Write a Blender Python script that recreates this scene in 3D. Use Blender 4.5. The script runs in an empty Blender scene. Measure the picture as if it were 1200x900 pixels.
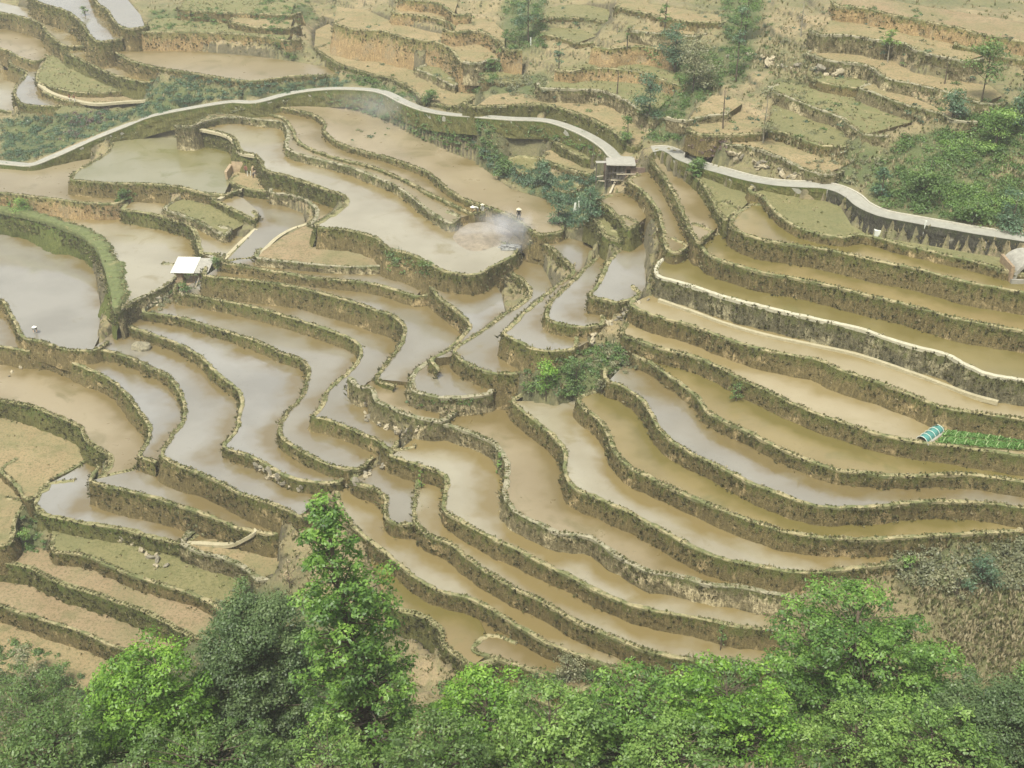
# (key, surface, wall style, wall height in photo pixels, brink line, rear line, words on the wall)
# surface: w water, o shallow orange water, m wet mud, d dry soil, p pink soil, g grass, y weedy
S = [
# ---- right-hand stack, from the road down
('A0','y','earth',10,[(880,226),(893,230),(902,242),(918,257),(942,270),(987,279),(1012,276),(1055,287),(1107,299),(1150,309),(1177,317),(1210,330)],
  [(1210,303),(1140,297),(1080,286),(1020,277),(998,264),(985,242),(940,225),(905,220)],'low straw coloured bank under the dark stone road wall'),
('A1','o','earth',25,[(879,240),(864,250),(855,264),(875,276),(900,283),(967,293),(1030,307),(1080,317),(1137,332),(1210,351)],
  ['A0'],'brown earth wall below the highest paddy right of the hut, next under the straw bank'),
('A2','o','earth',24,[(846,273),(826,278),(822,290),(835,302),(875,315),(900,321),(955,331),(1010,345),(1060,357),(1105,370),(1150,380),(1210,398)],
  ['A1'],'mossy earth wall with crumbling pale patches, just above the white rimmed wall'),
('A3','o','conc',26,[(800,296),(780,302),(769,312),(770,324),(807,335),(850,349),(900,362),(957,375),(1007,386),(1040,398),(1075,408),(1107,416),(1135,430),(1162,441),(1210,448)],
  ['A2'],'tall grey wall capped by a white concrete rim, right of the valley'),
('A4','b','earth',22,[(738,358),(755,366),(775,373),(812,382),(850,397),(900,412),(957,422),(987,435),(1032,450),(1075,467),(1107,479),(1140,484),(1210,492)],
  ['A3:765:1300',(765,345),(752,350)],'brown wall directly under the narrow strip below the white rimmed wall'),
('A5','b','earth',25,[(728,393),(745,399),(775,409),(812,418),(840,430),(865,443),(885,453),(900,459),(945,481),(1000,500),(1040,512),(1075,519),(1125,525),(1210,533)],
  ['A4'],'mossy wall carrying the pale dry field and the green seedbed'),
('A6','o','earth',21,[(742,416),(762,426),(785,442),(797,450),(817,467),(830,485),(852,496),(882,510),(900,520),(937,536),(975,550),(1007,555),(1062,559),(1112,556),(1162,560),(1210,567)],
  ['A5'],'reddish brown wall two below the green seedbed, with an olive weedy paddy on top'),
('A7','l','earth',22,[(712,448),(725,451),(740,460),(755,473),(767,495),(780,512),(807,530),(840,546),(870,562),(900,575),(930,586),(962,594),(1020,595),(1075,589),(1125,589),(1162,591),(1210,597)],
  ['A6'],'dark green wall with grassy rim under the lilac paddy right of the gully'),
('A8','o','earth',22,[(676,468),(682,477),(700,492),(712,510),(720,530),(740,550),(775,567),(807,582),(850,600),(900,618),(937,627),(982,632),(1040,632),(1087,629),(1150,625),(1195,624)],
  [(1210,612),'A7:715:1130',(700,460)],'long curving wall under the narrow ochre paddy at the right'),
('A9','w','earth',23,[(600,470),(615,485),(637,502),(655,520),(662,532),(661,550),(672,572),(700,585),(735,600),(775,622),(812,642),(850,657),(900,666),(937,672),(975,670),(1020,665),(1075,658)],
  [(1100,650),'A8:676:1060',(650,475),(625,470)],'long brown wall with grassy lip in the middle of the lower right fan'),
('A10','m','stone',20,[(515,496),(550,507),(577,520),(590,537),(592,555),(590,577),(600,597),(625,612),(650,624),(682,629),(695,632),(712,645),(737,660),(762,671),(792,676),(825,685),(870,690),(900,696),(938,701)],
  [(945,690),'A9:600:940',(585,458),(565,464),(540,472),(520,480)],'S shaped stony wall starting at the pinkish mud left of the gully'),
('A11','w','earth',20,[(458,535),(475,541),(490,545),(520,557),(522,570),(519,597),(540,612),(565,625),(582,635),(600,642),(632,660),(665,675),(695,692),(740,710),(770,717),(800,722),(837,729),(862,735),(912,739)],
  [(915,725),'A10:513:900',(490,510),(475,522)],'earth wall with crisp green rim running from the stone crossing to a pale gravel strip'),
('A12','w','earth',22,[(489,556),(486,580),(484,600),(487,612),(500,627),(525,637),(550,657),(572,672),(600,689),(637,707),(675,729),(725,750),(755,762),(790,771),(825,777),(870,783),(905,786)],
  [(915,770),'A11:488:900'],'wall third from the bottom of the fan, below the narrow lilac strip'),
('R','l','earth',18,[(412,563),(420,568),(435,572),(450,583),(451,600),(456,611),(472,615),(486,614)],
  [(488,600),(489,556),(475,541),(458,535),(445,545),(430,553)],'short curved wall under the small square lilac paddy'),
('A13','w','earth',20,[(392,572),(400,600),(422,625),(440,640),(460,655),(482,674),(512,692),(550,702),(570,712),(600,731),(637,752),(662,762),(700,777),(737,790),(790,802)],
  [(800,790),'A12:480:760',(475,618),'R'],'wall second from the bottom of the fan, right behind the tall tree'),
('A14','o','grass',26,[(455,712),(472,717),(502,726),(515,740),(520,757),(537,771),(552,782)],
  [(570,768),(572,745),'A13:420:575'],'grassy bank round the small orange pool beside the tall tree'),
('A15','m','earth',20,[(571,744),(558,753),(554,763),(575,771),(600,778),(625,788),(650,801),(670,812)],
  [(690,800),'A13:550:680'],'short wall at the foot of the fan, beside the orange pool'),
('A16','m','grass',10,[(560,800),(580,806),(625,819),(650,830)],[(665,822),'A15:550:640',(560,785)],'lowest little bank showing between the tree tops'),
('A17','d','grass',10,[(493,811),(500,816),(515,823),(535,829)],[(538,818),(520,805),(500,802)],'tiny bank of the ochre patch right of the tall tree'),
# ---- centre left fan
('T0','p','stone',9,[(301,303),(337,307),(375,311),(420,313),(447,312)],
  [(456,298),(440,280),(405,272),(372,268),(358,264),(332,277),(308,294)],'low stony edge of the pinkish flat above the curved walls'),
('B1','l','earth',10,[(262,309),(280,311),(300,315),(337,321),(370,326),(412,330),(440,334),(475,344),(487,348)],
  [(500,332),(470,318),(447,312),'T0',(280,304)],'thin low wall, highest of the concentric walls right of the white shed'),
('B2','l','earth',29,[(240,324),(270,327),(300,330),(337,335),(375,344),(412,354),(440,364),(460,371),(472,382),(472,396),(465,410),(452,426),(440,444)],
  [(480,448),(484,432),(505,424),(528,407),(548,390),(550,378),(535,365),(514,348),(500,338),'B1'],'tall brown hooked wall, second of the concentric walls right of the white shed'),
('V','m','stone',26,[(424,455),(435,455),(440,470),(460,480),(485,490),(515,495)],
  [(515,480),(488,470),(481,450),(470,440),(445,440),(436,446)],'rough stone wall holding the small pool above the stone crossing'),
('B3','l','earth',24,[(205,344),(230,347),(250,351),(300,361),(337,372),(375,384),(405,395),(420,405),(422,415),(412,432),(392,449),(382,460),(375,477),(366,489),(382,492),(412,504),(440,516),(456,528)],
  [(468,515),'V:425:460',(430,448),'B2'],'hooked mossy wall, third of the concentric walls below the white shed'),
('B4','l','earth',24,[(168,367),(212,373),(250,385),(300,400),(332,415),(352,422),(360,433),(359,448),(350,470),(337,482),(327,503),(333,516),(350,527),(375,541),(400,549),(418,551)],
  [(450,530),'B3'],'hooked earth wall, fourth of the concentric walls, ending at the stone crossing'),
('B5','l','earth',25,[(143,381),(175,391),(212,405),(237,420),(250,435),(265,447),(277,456),(282,466),(280,487),(275,507),(261,521),(270,528),(287,533),(300,538),(320,550),(345,562),(382,567),(397,566)],
  [(415,556),'B4'],'hooked wall ending in a heap of pale rocks, fifth of the concentric walls'),
('B6','l','earth',24,[(108,409),(130,413),(150,419),(175,430),(195,440),(204,450),(214,470),(215,492),(200,512),(190,530),(192,537),(212,547),(250,562),(275,576),(300,585),(335,598),(350,606)],
  [(385,575),'B5'],'hooked green wall between two lilac paddies, sixth of the concentric walls'),
('B7','l','earth',27,[(34,412),(62,417),(100,432),(130,446),(150,465),(162,482),(174,500),(173,517),(162,533)],
  [(192,540),(190,530),(200,512),(215,492),(214,470),(204,450),(195,440),(175,430),(150,419),(130,413),(108,409),(75,408),(50,404)],'broad smooth hooked wall below the pond where the man in the white hat works'),
('B8','m','grass',25,[(-10,464),(30,475),(62,487),(92,500),(100,515),(112,525),(125,533),(127,547),(115,561),(137,556),(160,551)],
  [(163,533),'B7','L0:5:30',(-10,410)],'green grassy wall curving above the pale ploughed patch at far left'),
('SS','l','earth',27,[(105,564),(120,569),(140,574),(175,582),(212,594),(237,602),(262,612),(280,620),(320,627)],
  [(350,612),'B6:190:340',(175,540),(160,551),(137,556),(115,561)],'mossy wall with orange foot above the triangular lilac paddy'),
('L0','l','earth',13,[(-10,407),(15,409),(32,412)],[(50,403),(27,395),(20,385),(10,365),(-10,345)],'little wall under the corner pond at the left edge'),
('L1','l','earth',9,[(-10,340),(0,352),(10,365),(20,385),(28,397),(50,401),(75,410),(108,412)],
  [(116,395),(118,360),(112,320),(95,290),(60,270),(20,255),(-10,245)],'thin dark earth bund in front of the man in the white hat'),
('L2','w','bank',20,[(-10,240),(20,252),(45,258),(75,268),(100,280),(117,296),(126,320),(133,345),(137,366),(150,357),(175,345),(195,335),(207,325),(212,312)],
  [(235,297),(228,280),(215,267),(190,258),(160,252),(145,247),(120,252),(90,248),(40,238),(-10,236)],'thick overgrown green bank bulging between the two big ponds'),
('W','l','grass',20,[(57,567),(41,587),(45,600),(62,607),(100,614),(150,622),(175,630),(212,638)],
  [(230,650),(275,640),(280,625),'SS',(115,561),(127,547),(110,537),(80,555)],'brushy wall under the lilac triangle at the lower left'),
('W2','d','stone',22,[(212,638),(232,647),(262,655),(287,667),(300,680)],
  [(330,670),(322,640),(310,627),(280,630),(240,632)],'crumbling stony bank of the sandy patch left of the tall tree'),
('X','d','earth',7,[(0,552),(15,565),(30,585),(41,583),(60,562),(82,552),(108,536)],
  [(125,533),(112,525),(100,515),(92,500),(62,487),(30,475),(-10,464),(-10,520)],'thin crooked bund of the pale ploughed patch at far left'),
('Y','d','earth',16,[(-10,650),(7,640),(19,610),(31,590)],[(30,585),(15,565),(0,552),(-10,545)],'pale rim of the round ochre field at the left edge'),
('Z1','y','earth',20,[(62,647),(100,652),(125,662),(150,673),(187,685),(220,695),(245,706),(262,720),(270,727)],
  [(300,715),(290,690),(265,672),'W:60:215',(60,635)],'brown bank below the yellow green strip at the lower left'),
('Z2','p','grass',25,[(-10,652),(30,665),(52,675),(75,686),(105,695),(140,707),(175,720),(200,734),(225,748)],
  [(268,752),'Z1',(40,640),(-10,640)],'long grassy bank second from the lower left trees'),
('Z3','p','earth',22,[(-10,708),(0,711),(25,719),(57,729),(92,740),(120,752),(147,763)],
  [(220,765),'Z2'],'brown bank just above the lower left bushes'),
('Z4','d','grass',8,[(-10,790),(40,797),(80,805),(120,812)],[(160,790),'Z3'],'last low bank above the bushes in the lower left corner'),
# ---- upper middle: pools left of the valley line
('C1','l','earth',20,[(503,334),(508,342),(515,350),(537,367),(550,380),(545,390),(530,405),(524,411),(505,420)],
  [(528,418),(537,408),(550,396),(575,378),(592,365),(588,345),(575,325),(556,322),(530,325)],'slanting dark wall with light rim between two lilac pools in the centre'),
('C1b','l','stone',22,[(523,411),(505,421),(490,431),(481,445),(484,458),(500,463),(520,467),(550,466),(575,462)],
  [(590,450),(575,438),(540,424),(531,410)],'rough wall with greenery under the small pool at the centre'),
('D1','l','earth',22,[(577,311),(600,321),(614,331),(621,343),(612,355),(592,367),(575,380),(550,397),(532,410),(540,422),(557,431),(575,437),(600,439),(615,436)],
  [(618,412),(598,398),(590,388),(600,376),(625,355),(648,337),(640,320),(628,300),(612,298),(590,303)],'dark rounded wall of the crescent pool at the centre'),
('E','l','earth',27,[(622,283),(640,287),(655,300),(668,312),(670,321),(650,337),(625,357),(602,378),(590,390),(600,398),(612,403),(625,410),(650,412),(672,410)],
  [(690,400),(672,388),(645,378),(638,370),(645,352),(675,324),(700,300),(706,294),(690,285),(670,280),(645,276)],'very dark bulging wall at the head of the long central pool'),
('F','l','earth',20,[(710,290),(700,300),(675,325),(646,352),(640,372),(650,379),(682,384),(706,381)],
  [(722,372),(710,352),(692,347),(700,333),(712,306),(718,295)],'reddish wall at the foot of the slim lilac pool'),
('G','l','earth',22,[(744,270),(732,287),(713,306),(700,333),(691,347),(710,352),(725,355),(750,348)],
  [(757,335),(757,300),(756,275)],'short dark wall below the white rectangular pool left of the valley line'),
('H','y','grass',16,[(687,252),(700,261),(707,275),(720,281),(731,282),(737,278)],
  [(742,262),(730,245),(715,238),(700,243)],'mossy wall of the small yellowish pool below the wrecked hut'),
('I','m','grass',17,[(700,236),(712,244),(724,256),(736,270),(748,262)],[(757,255),(752,240),(735,226),(717,226)],'little dark wall of the uppermost pool under the wrecked hut'),
('J','m','earth',18,[(735,212),(750,222),(763,236),(772,250),(776,268),(781,293),(795,296),(806,289)],
  [(812,282),(806,262),(795,238),(783,215),(768,200),(750,203)],'long dark wall stepping down beside the valley line below the hut'),
('K','m','earth',20,[(755,178),(765,192),(778,208),(790,228),(800,250),(810,272),(820,284),(835,272)],
  [(845,262),(835,245),(825,225),(815,208),(790,190),(775,180)],'dark wall right of the valley line under the olive paddy'),
('K2','y','grass',12,[(805,200),(820,212),(832,230),(842,250),(852,258),(868,246)],
  [(885,228),(870,215),(840,205),(822,198)],'green bank above the slate pool, close under the road'),
# ---- upper left-middle
('Da','m','earth',11,[(322,125),(345,129),(367,135),(380,145),(380,155),(395,167),(420,176),(450,184),(475,192),(500,202),(517,216),(540,232),(562,240),(582,247),(600,254),(615,265),(632,275),(657,273)],
  [(662,265),(645,235),(600,222),(585,212),(552,185),(525,172),(490,160),(460,145),(430,132),(400,122),(370,118),(345,116)],'winding wall at the front of the largest brown paddy'),
('Db','m','earth',9,[(290,130),(310,133),(332,139),(341,150),(350,167),(370,177),(400,187),(440,197),(475,212),(500,226),(530,240),(550,250)],
  [(575,247),'Da'],'winding wall one step below the largest brown paddy'),
('Dc','m','stone',18,[(225,148),(245,141),(270,137),(300,140),(330,144),(337,155),(337,175),(370,186),(405,195),(437,207),(470,222),(500,246),(527,262),(540,255)],
  [(550,252),'Db',(285,127),(255,128)],'pale topped rubble wall, third winding one under the road'),
('Dd','w','grass',22,[(228,151),(250,154),(272,161),(282,178),(299,182),(306,192),(310,200),(337,207),(365,217),(385,224),(401,229),(404,239),(392,250),(370,262),(372,267),(405,270),(440,279),(455,292),(485,300),(520,318),(560,322),(577,312),(600,302),(608,290)],
  [(620,275),(600,258),(560,252),'Dc:227:530'],'long wall with dark shrubs in front of the biggest lilac paddy'),
('N','m','stone',14,[(318,226),(335,228),(355,233),(368,243),(370,254),(362,262)],
  [(385,252),(397,243),(396,232),(375,222),(345,214),(325,212)],'small mossy boulder wall rounding a tiny terrace right of the earthen ruin'),
('P1','d','grass',10,[(267,213),(285,220),(305,224),(330,226)],[(345,218),(330,212),(308,205),(303,190),(284,182),(275,184)],'bank below the bare earth yard of the ruin'),
('O','w','earth',14,[(131,163),(126,178),(108,190),(90,200),(82,210),(100,213),(125,215),(175,216),(212,220),(237,226),(262,229)],
  [(270,212),(272,195),(270,180),(255,165),(225,152),(190,158),(160,158)],'wall at the front of the wide green tinged pond under the road'),
('U','l','grass',6,[(264,307),(280,305),(301,302)],[(335,274),(358,262),(355,250),(330,240),(305,228),(285,230),(285,240),(300,255),(300,268),(285,285)],'grassy edge of the small pool by the thin footpath'),
('M3','w','grass',8,[(212,222),(240,228),(250,234),(270,245),(295,257),(301,256)],[(303,248),(285,232),(262,226),(237,222),(215,218)],'little grassy wall between two small pools behind the white shed'),
('M2','y','stone',11,[(192,246),(212,252),(237,262),(262,276),(272,270)],[(296,258),(270,245),(248,236),(225,230),(205,236)],'curved stony wall of the mounded grass plot behind the white shed'),
('M1','w','grass',18,[(143,246),(175,251),(200,257),(221,265),(230,280),(234,297)],
  [(258,306),(290,278),(265,276),(237,262),(212,252),(192,246),(198,238),(180,232),(155,236)],'tall grassy curved wall behind the big pond, left of the small plots'),
('R1','m','cut',15,[(-10,236),(35,230),(60,233),(100,238),(140,238),(150,228)],[(150,222),(120,216),(82,211),(90,199),(108,188),(100,182),(60,192),(-10,212)],'eroded pinkish bank at the head of the big left pond'),
('m5','y','grass',11,[(596,186),(605,198),(615,204),(628,197),(633,187)],[(625,171),(607,161),(597,167)],'small bank of the round olive patch left of the wrecked hut'),
('m6','y','grass',9,[(640,155),(652,168),(668,178),(690,187),(699,181)],[(678,163),(655,149),(641,150)],'bank of the olive strip just under the road bend left of the hut'),
('m7','d','earth',9,[(633,187),(650,193),(675,201),(700,206),(712,203)],[(710,190),(680,187),(655,174),(640,177)],'bank of the ochre strip next to the wrecked hut'),
('m8','y','grass',7,[(648,220),(665,226),(682,220)],[(680,207),(655,209)],'tiny green ledge in the bushes below the hut'),
# ---- above the road, left
('s00','l','earth',14,[(100,-10),(112,2),(125,12),(135,27),(150,34),(170,32)],[(165,18),(150,0),(145,-12)],'highest curved wall at the top left'),
('s0b','l','earth',26,[(25,-10),(40,0),(75,12),(95,27),(105,42),(116,49),(142,46)],[(152,40),'s00'],'tall dark curved wall below a white strip of water at top left'),
('s0a','m','earth',12,[(115,51),(132,60),(155,72),(187,80),(220,85),(275,94),(300,95),(350,89),(395,89)],
  [(390,80),(345,72),(300,66),(250,62),(200,55),(150,48),(138,48)],'wall with white rim in front of the large brown pond at top left'),
('s3','g','cut',20,[(150,38),(200,38),(250,39),(300,42),(335,48)],[(345,35),(300,27),(260,20),(180,22),(160,34)],'ochre cut bank behind the large brown pond'),
('s9','d','earth',8,[(268,25),(300,32),(340,33)],[(345,18),(300,14),(272,18)],'small brown bank of an ochre patch near the top'),
('s9b','g','earth',6,[(210,11),(250,14),(300,16),(340,18)],[(345,4),(280,-2),(215,-2)],'faint green ledge at the top edge left of centre'),
('s1','w','earth',20,[(-10,12),(0,15),(25,20),(47,27),(54,37),(66,48),(77,54),(101,54)],[(125,68),(110,50),(95,40),(75,25),(40,12),(-10,-14)],'dark wall stepping down at the left top corner'),
('s2','w','grass',12,[(76,62),(100,73),(125,85),(150,93),(172,97)],[(200,95),(170,88),(140,72),(118,60),(101,54),(78,55)],'green wall under the thin pale strip at top left'),
('s4','m','earth',9,[(-10,56),(0,57),(10,60),(20,66),(40,72),(58,68)],[(66,55),(54,45),(47,35),(20,30),(-10,26)],'edge of the reddish mud flat at top left'),
('s5','l','earth',16,[(12,62),(12,75),(20,80),(30,85),(27,92),(16,106),(22,120),(37,124),(67,125)],[(80,116),(50,108),(42,96),(46,80),(56,68),(40,68),(20,64)],'dark wall round the winding white pool at top left'),
('s6','g','earth',8,[(45,82),(43,95),(62,103),(87,108),(112,109),(142,107),(165,101)],[(165,96),(130,90),(95,76),(72,60),(55,68)],'small bank of the grassy mound at top left'),
('s7','p','earth',6,[(50,108),(75,118),(110,121),(170,118)],[(170,104),(142,106),(87,107),(45,98)],'low edge of the pinkish path strip where two people walk'),
('s8','w','earth',9,[(-10,129),(17,132)],[(22,120),(16,106),(27,92),(20,84),(-10,84)],'small brown wall at the left edge above the dark shrubs'),
# ---- above the road, middle
('p1','d','grass',9,[(368,57),(395,75),(407,79),(437,88),(460,93),(485,108),(495,117),(520,124),(540,124),(560,112)],
  [(545,105),(525,105),(500,95),(480,80),(455,72),(425,58),(400,38),(385,28),(370,35)],'grassy lower edge of the curved ochre field above the road'),
('p3','g','stone',10,[(487,81),(507,89),(525,98),(533,101),(541,95)],[(540,80),(515,74),(498,76)],'stone edged little platform with grass on the ochre field'),
('p2','d','cut',28,[(391,27),(415,35),(450,37),(475,45),(512,50),(530,60),(539,72)],[(590,72),(580,60),(545,45),(500,36),(460,26),(430,12),(395,8)],'high bare earth face in the middle above the ochre field'),
('p4','d','cut',12,[(462,16),(495,19),(525,26),(533,33)],[(536,25),(525,12),(495,6),(465,6)],'bare earth step high above the ochre field'),
('p8','d','cut',11,[(470,0),(512,4),(532,17)],[(536,4),(530,-12),(470,-12)],'bare earth step at the top edge, centre left'),
('p5','d','cut',15,[(532,38),(562,37),(582,47),(591,58)],[(592,38),(575,22),(545,22),(535,30)],'round bare earth knoll face near the top centre'),
('p6','d','stone',12,[(564,74),(577,70),(594,73)],[(600,66),(590,58),(570,62)],'dark stone face beside the round knoll'),
('p7','y','earth',8,[(565,92),(582,95),(612,99)],[(612,85),(590,84),(566,86)],'short grassy step right of the ochre field'),
('q1','d','grass',9,[(556,126),(575,125),(600,124),(637,123),(675,133),(695,141),(717,153),(738,171),(748,172)],
  [(762,155),(750,142),(725,126),(700,116),(660,112),(640,114),(600,108),(575,112)],'grassy bank below the long ochre field beside the road'),
('q2','g','stone',15,[(637,104),(675,105),(707,107),(730,117),(750,130),(760,138)],[(790,110),(770,98),(745,90),(710,86),(680,85),(645,94)],'dark stone wall behind the long ochre field'),
('q3','g','cut',12,[(672,84),(685,81),(712,81),(750,85),(780,95),(796,101)],[(795,85),(775,75),(740,72),(700,72),(680,76)],'ochre cut step with a green top, centre above the hut'),
('q4','d','cut',12,[(714,58),(737,55),(762,56),(783,61)],[(785,52),(760,50),(738,48),(718,52)],'orange earth step above the green ledge'),
('q5','d','stone',13,[(740,36),(762,39),(787,40),(812,43)],[(815,36),(790,32),(760,31),(742,31)],'short grey wall at the upper centre, above the orange step'),
('q6','d','earth',10,[(722,9),(762,17),(800,25),(845,27)],[(845,18),(800,10),(760,4),(735,-12)],'bright ochre strip edge at the top centre'),
('q7','y','earth',8,[(636,22),(657,21),(682,22),(712,27)],[(715,12),(690,6),(655,6),(640,10)],'faint grassy step at the top, left of the bright ochre strip'),
('q8','y','earth',6,[(634,40),(657,45),(674,51)],[(700,42),(680,34),(650,32),(634,33)],'thin pale ledge below the faint grassy step'),
# ---- above the road, right
('r0','p','cut',15,[(985,8),(1012,10),(1050,19),(1087,26),(1125,34),(1155,42),(1210,53)],[(1210,30),(1150,18),(1090,8),(1040,0),(1000,-10)],'long bare bank with a dark fringe at the top right'),
('r1','d','stone',20,[(962,41),(995,42),(1025,47),(1055,50),(1075,60),(1100,66),(1130,72)],[(1160,62),(1120,50),(1080,40),(1030,30),(990,22),(972,24)],'purplish stone wall under the pale strip at the upper right'),
('r1b','g','earth',14,[(1120,54),(1150,60),(1180,68),(1210,74)],['r0:1120:1300'],'grassy step at the upper right edge'),
('r2','d','stone',14,[(945,63),(975,72),(1007,75),(1025,82),(1037,92),(1075,100),(1092,104),(1120,112),(1150,122)],[(1175,112),(1160,100),(1110,92),(1070,85),(1040,68),(1000,62),(960,58)],'rough wall under the curved ochre flat with little trees, upper right'),
('r3','d','stone',15,[(1008,104),(1030,112),(1050,120),(1075,127),(1100,133),(1115,141)],[(1095,125),(1060,110),(1035,105),(1022,96)],'broken wall below the second ochre flat, upper right'),
('r3b','g','earth',8,[(950,92),(975,100),(1008,104)],[(1025,92),(1010,84),(970,80),(955,82)],'soft green step in the middle of the upper right slope'),
('r4','g','stone',12,[(898,105),(925,115),(955,127),(982,137),(1000,150),(1012,158)],[(1080,140),(1050,125),(1010,112),(960,102),(915,95)],'broken dark stone line across the green slope'),
('r5','y','earth',10,[(900,152),(925,158),(957,170),(987,173)],[(1000,160),(975,142),(945,130),(905,122)],'low clay step above the orange clearing'),
('r6','d','stone',16,[(855,171),(875,172),(900,179),(920,188),(940,198),(965,205)],[(1000,190),(985,182),(950,176),(920,165),(895,158),(862,164)],'purplish rock face right above the road bend'),
('r7','d','earth',9,[(805,152),(820,158),(862,158),(892,157)],[(900,140),(870,130),(835,138),(812,146)],'thin brown step with slim trees above the road'),
('r8','d','stone',7,[(806,142),(832,136),(850,135)],[(870,122),(855,112),(835,112),(815,128)],'short rocky ledge among the slim trees'),
]
ROAD1 = [(-160,238),(-10,203),(30,193),(60,184),(90,171),(115,160),(150,146),(180,135),(225,126),(270,119),(300,119),(340,109),(380,104),(420,104),(450,108),(475,120),(500,129),(530,134),(560,136),(600,139),(640,141),(670,150),(695,162),(712,174),(722,184),(740,186)]
ROAD2 = [(764,175),(778,174),(790,178),(800,185),(825,194),(850,201),(880,209),(910,214),(940,216),(965,217),(985,222),(1000,230),(1012,240),(1035,250),(1070,257),(1110,264),(1150,271),(1210,280),(1360,310),(1480,330)]
PATHS = [  # thin pale footpaths
 ([(772,350),(812,364),(850,378),(900,392),(957,404),(1010,416),(1075,438),(1107,450),(1140,462),(1170,470)],0.5),
 ([(301,300),(312,290),(325,278),(342,268),(360,262)],0.7),
 ([(258,308),(270,296),(285,281),(300,268)],0.8),
 ([(228,150),(240,152),(262,157),(272,163),(277,174),(283,179),(299,182)],0.7),
 ([(172,117),(140,119),(112,121),(85,116),(60,108),(46,98)],0.9),
 ([(215,636),(235,636),(268,637),(290,628),(300,620)],0.7),
 ([(256,233),(268,227),(284,221)],0.8),
]
# vegetation on open ground: (kind, outline in photo pixels, clumps, clump size m)
ZONES = [
('teal', [(0,142),(60,136),(130,130),(180,118),(240,115),(225,124),(150,143),(60,180),(0,196)], 300, 1.0),
('maroon', [(72,134),(125,128),(130,140),(95,158),(70,165)], 34, .8),
('teal', [(170,97),(220,88),(300,97),(395,91),(412,97),(400,102),(300,114),(235,120),(175,117)], 190, .9),
('green', [(402,86),(430,90),(495,116),(510,124),(475,116),(420,100)], 60, .8),
('green', [(372,108),(450,112),(520,138),(565,142),(600,200),(560,182),(500,164),(455,142),(380,119)], 260, .8),
('pale', [(205,140),(300,124),(350,114),(372,118),(320,124),(290,128),(225,148)], 60, .6),
('pale', [(100,168),(215,141),(222,150),(160,160),(130,164)], 50, .6),
('maroon', [(800,158),(850,165),(860,185),(815,190)], 30, .5),
('green', [(543,92),(562,78),(585,92),(566,112),(548,108)], 30, .8),
('green', [(1210,112),(1400,120),(1420,290),(1210,262)], 160, 1.2),
('green', [(1210,632),(1420,660),(1420,905),(1210,905)], 220, 1.1),
('green', [(-200,720),(-10,745),(-10,905),(-200,905)], 200, 1.1),
('green', [(560,140),(640,144),(700,176),(712,183),(690,184),(640,160),(560,158)], 70, .8),
('teal', [(556,166),(600,192),(636,206),(700,208),(716,216),(692,240),(680,265),(664,268),(650,240),(600,214),(572,198)], 190, 1.0),
('green', [(612,438),(682,410),(712,402),(740,412),(716,448),(700,462),(640,464),(614,456)], 120, .8),
('pale', [(690,400),(735,405),(750,440),(715,450),(690,430)], 40, .6),
('green', [(447,300),(462,293),(525,328),(480,325)], 46, .9),
('green', [(1020,205),(1050,165),(1110,145),(1210,112),(1210,262),(1110,256),(1038,243),(1018,232)], 360, 1.2),
('bright', [(1100,165),(1160,140),(1210,150),(1160,185),(1110,185)], 70, 1.1),
('bright', [(1100,215),(1150,222),(1200,240),(1160,250),(1110,240)], 70, 1.0),
('dry', [(1155,190),(1210,178),(1210,225),(1165,215)], 20, .7),
('green', [(588,0),(640,0),(640,58),(600,62),(575,100),(560,85),(590,45)], 120, 1.1),
('green', [(745,60),(850,56),(850,100),(805,130),(800,168),(758,166),(750,130),(792,110),(780,80)], 150, 1.1),
('green', [(846,0),(895,0),(886,50),(872,100),(857,106),(850,45)], 90, 1.1),
('pale', [(560,95),(640,85),(640,118),(560,108)], 60, .9),
('green', [(170,14),(270,8),(268,28),(180,36)], 70, .8),
('green', [(300,0),(360,0),(375,25),(330,30),(352,80),(330,60),(300,25)], 80, .9),
('pale', [(900,60),(960,60),(945,90),(1000,130),(930,120),(900,100)], 40, .6),
('dry', [(850,165),(900,160),(985,195),(1010,200),(985,175),(930,160)], 40, .6),
('dry', [(895,35),(960,70),(1000,75),(940,100),(880,80)], 60, .7),
('green', [(-10,745),(60,762),(115,802),(130,905),(-10,905)], 200, .8),
('dry', [(-10,820),(40,830),(30,905),(-10,905)], 30, .7),
('green', [(100,800),(360,700),(470,760),(500,905),(110,905)], 260, 1.0),
('pale', [(262,690),(340,690),(345,760),(240,760)], 50, .7),
('pale', [(1040,655),(1080,640),(1210,632),(1210,690),(1100,690),(1060,690)], 150, .9),
('dry', [(1060,690),(1210,690),(1210,800),(1120,800),(1090,720)], 200, .6),
('green', [(640,790),(900,770),(1100,800),(1210,810),(1210,905),(500,905),(520,800)], 420, 1.1),
('bright', [(0,222),(20,240),(45,250),(75,262),(60,264),(20,248),(-8,240)], 30, .6),
('green', [(128,230),(160,222),(165,235),(135,238)], 16, .6),
('pale', [(150,362),(206,340),(238,330),(215,350),(170,372)], 60, .5),
('green', [(196,345),(214,318),(245,306),(265,315),(240,322)], 22, .5),
('green', [(20,600),(45,600),(55,645),(25,650)], 22, .6),
('pale', [(200,590),(215,595),(265,640),(240,640)], 12, .4),
('green', [(470,465),(482,466),(560,468),(575,474),(520,478),(484,476)], 34, .5),
('pale', [(940,195),(1000,160),(1040,180),(1020,215),(985,220)], 50, .7),
]
import bpy, bmesh, math, random, zlib
import numpy as np
from mathutils import Vector, noise
R = math.radians
random.seed(7)
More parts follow.
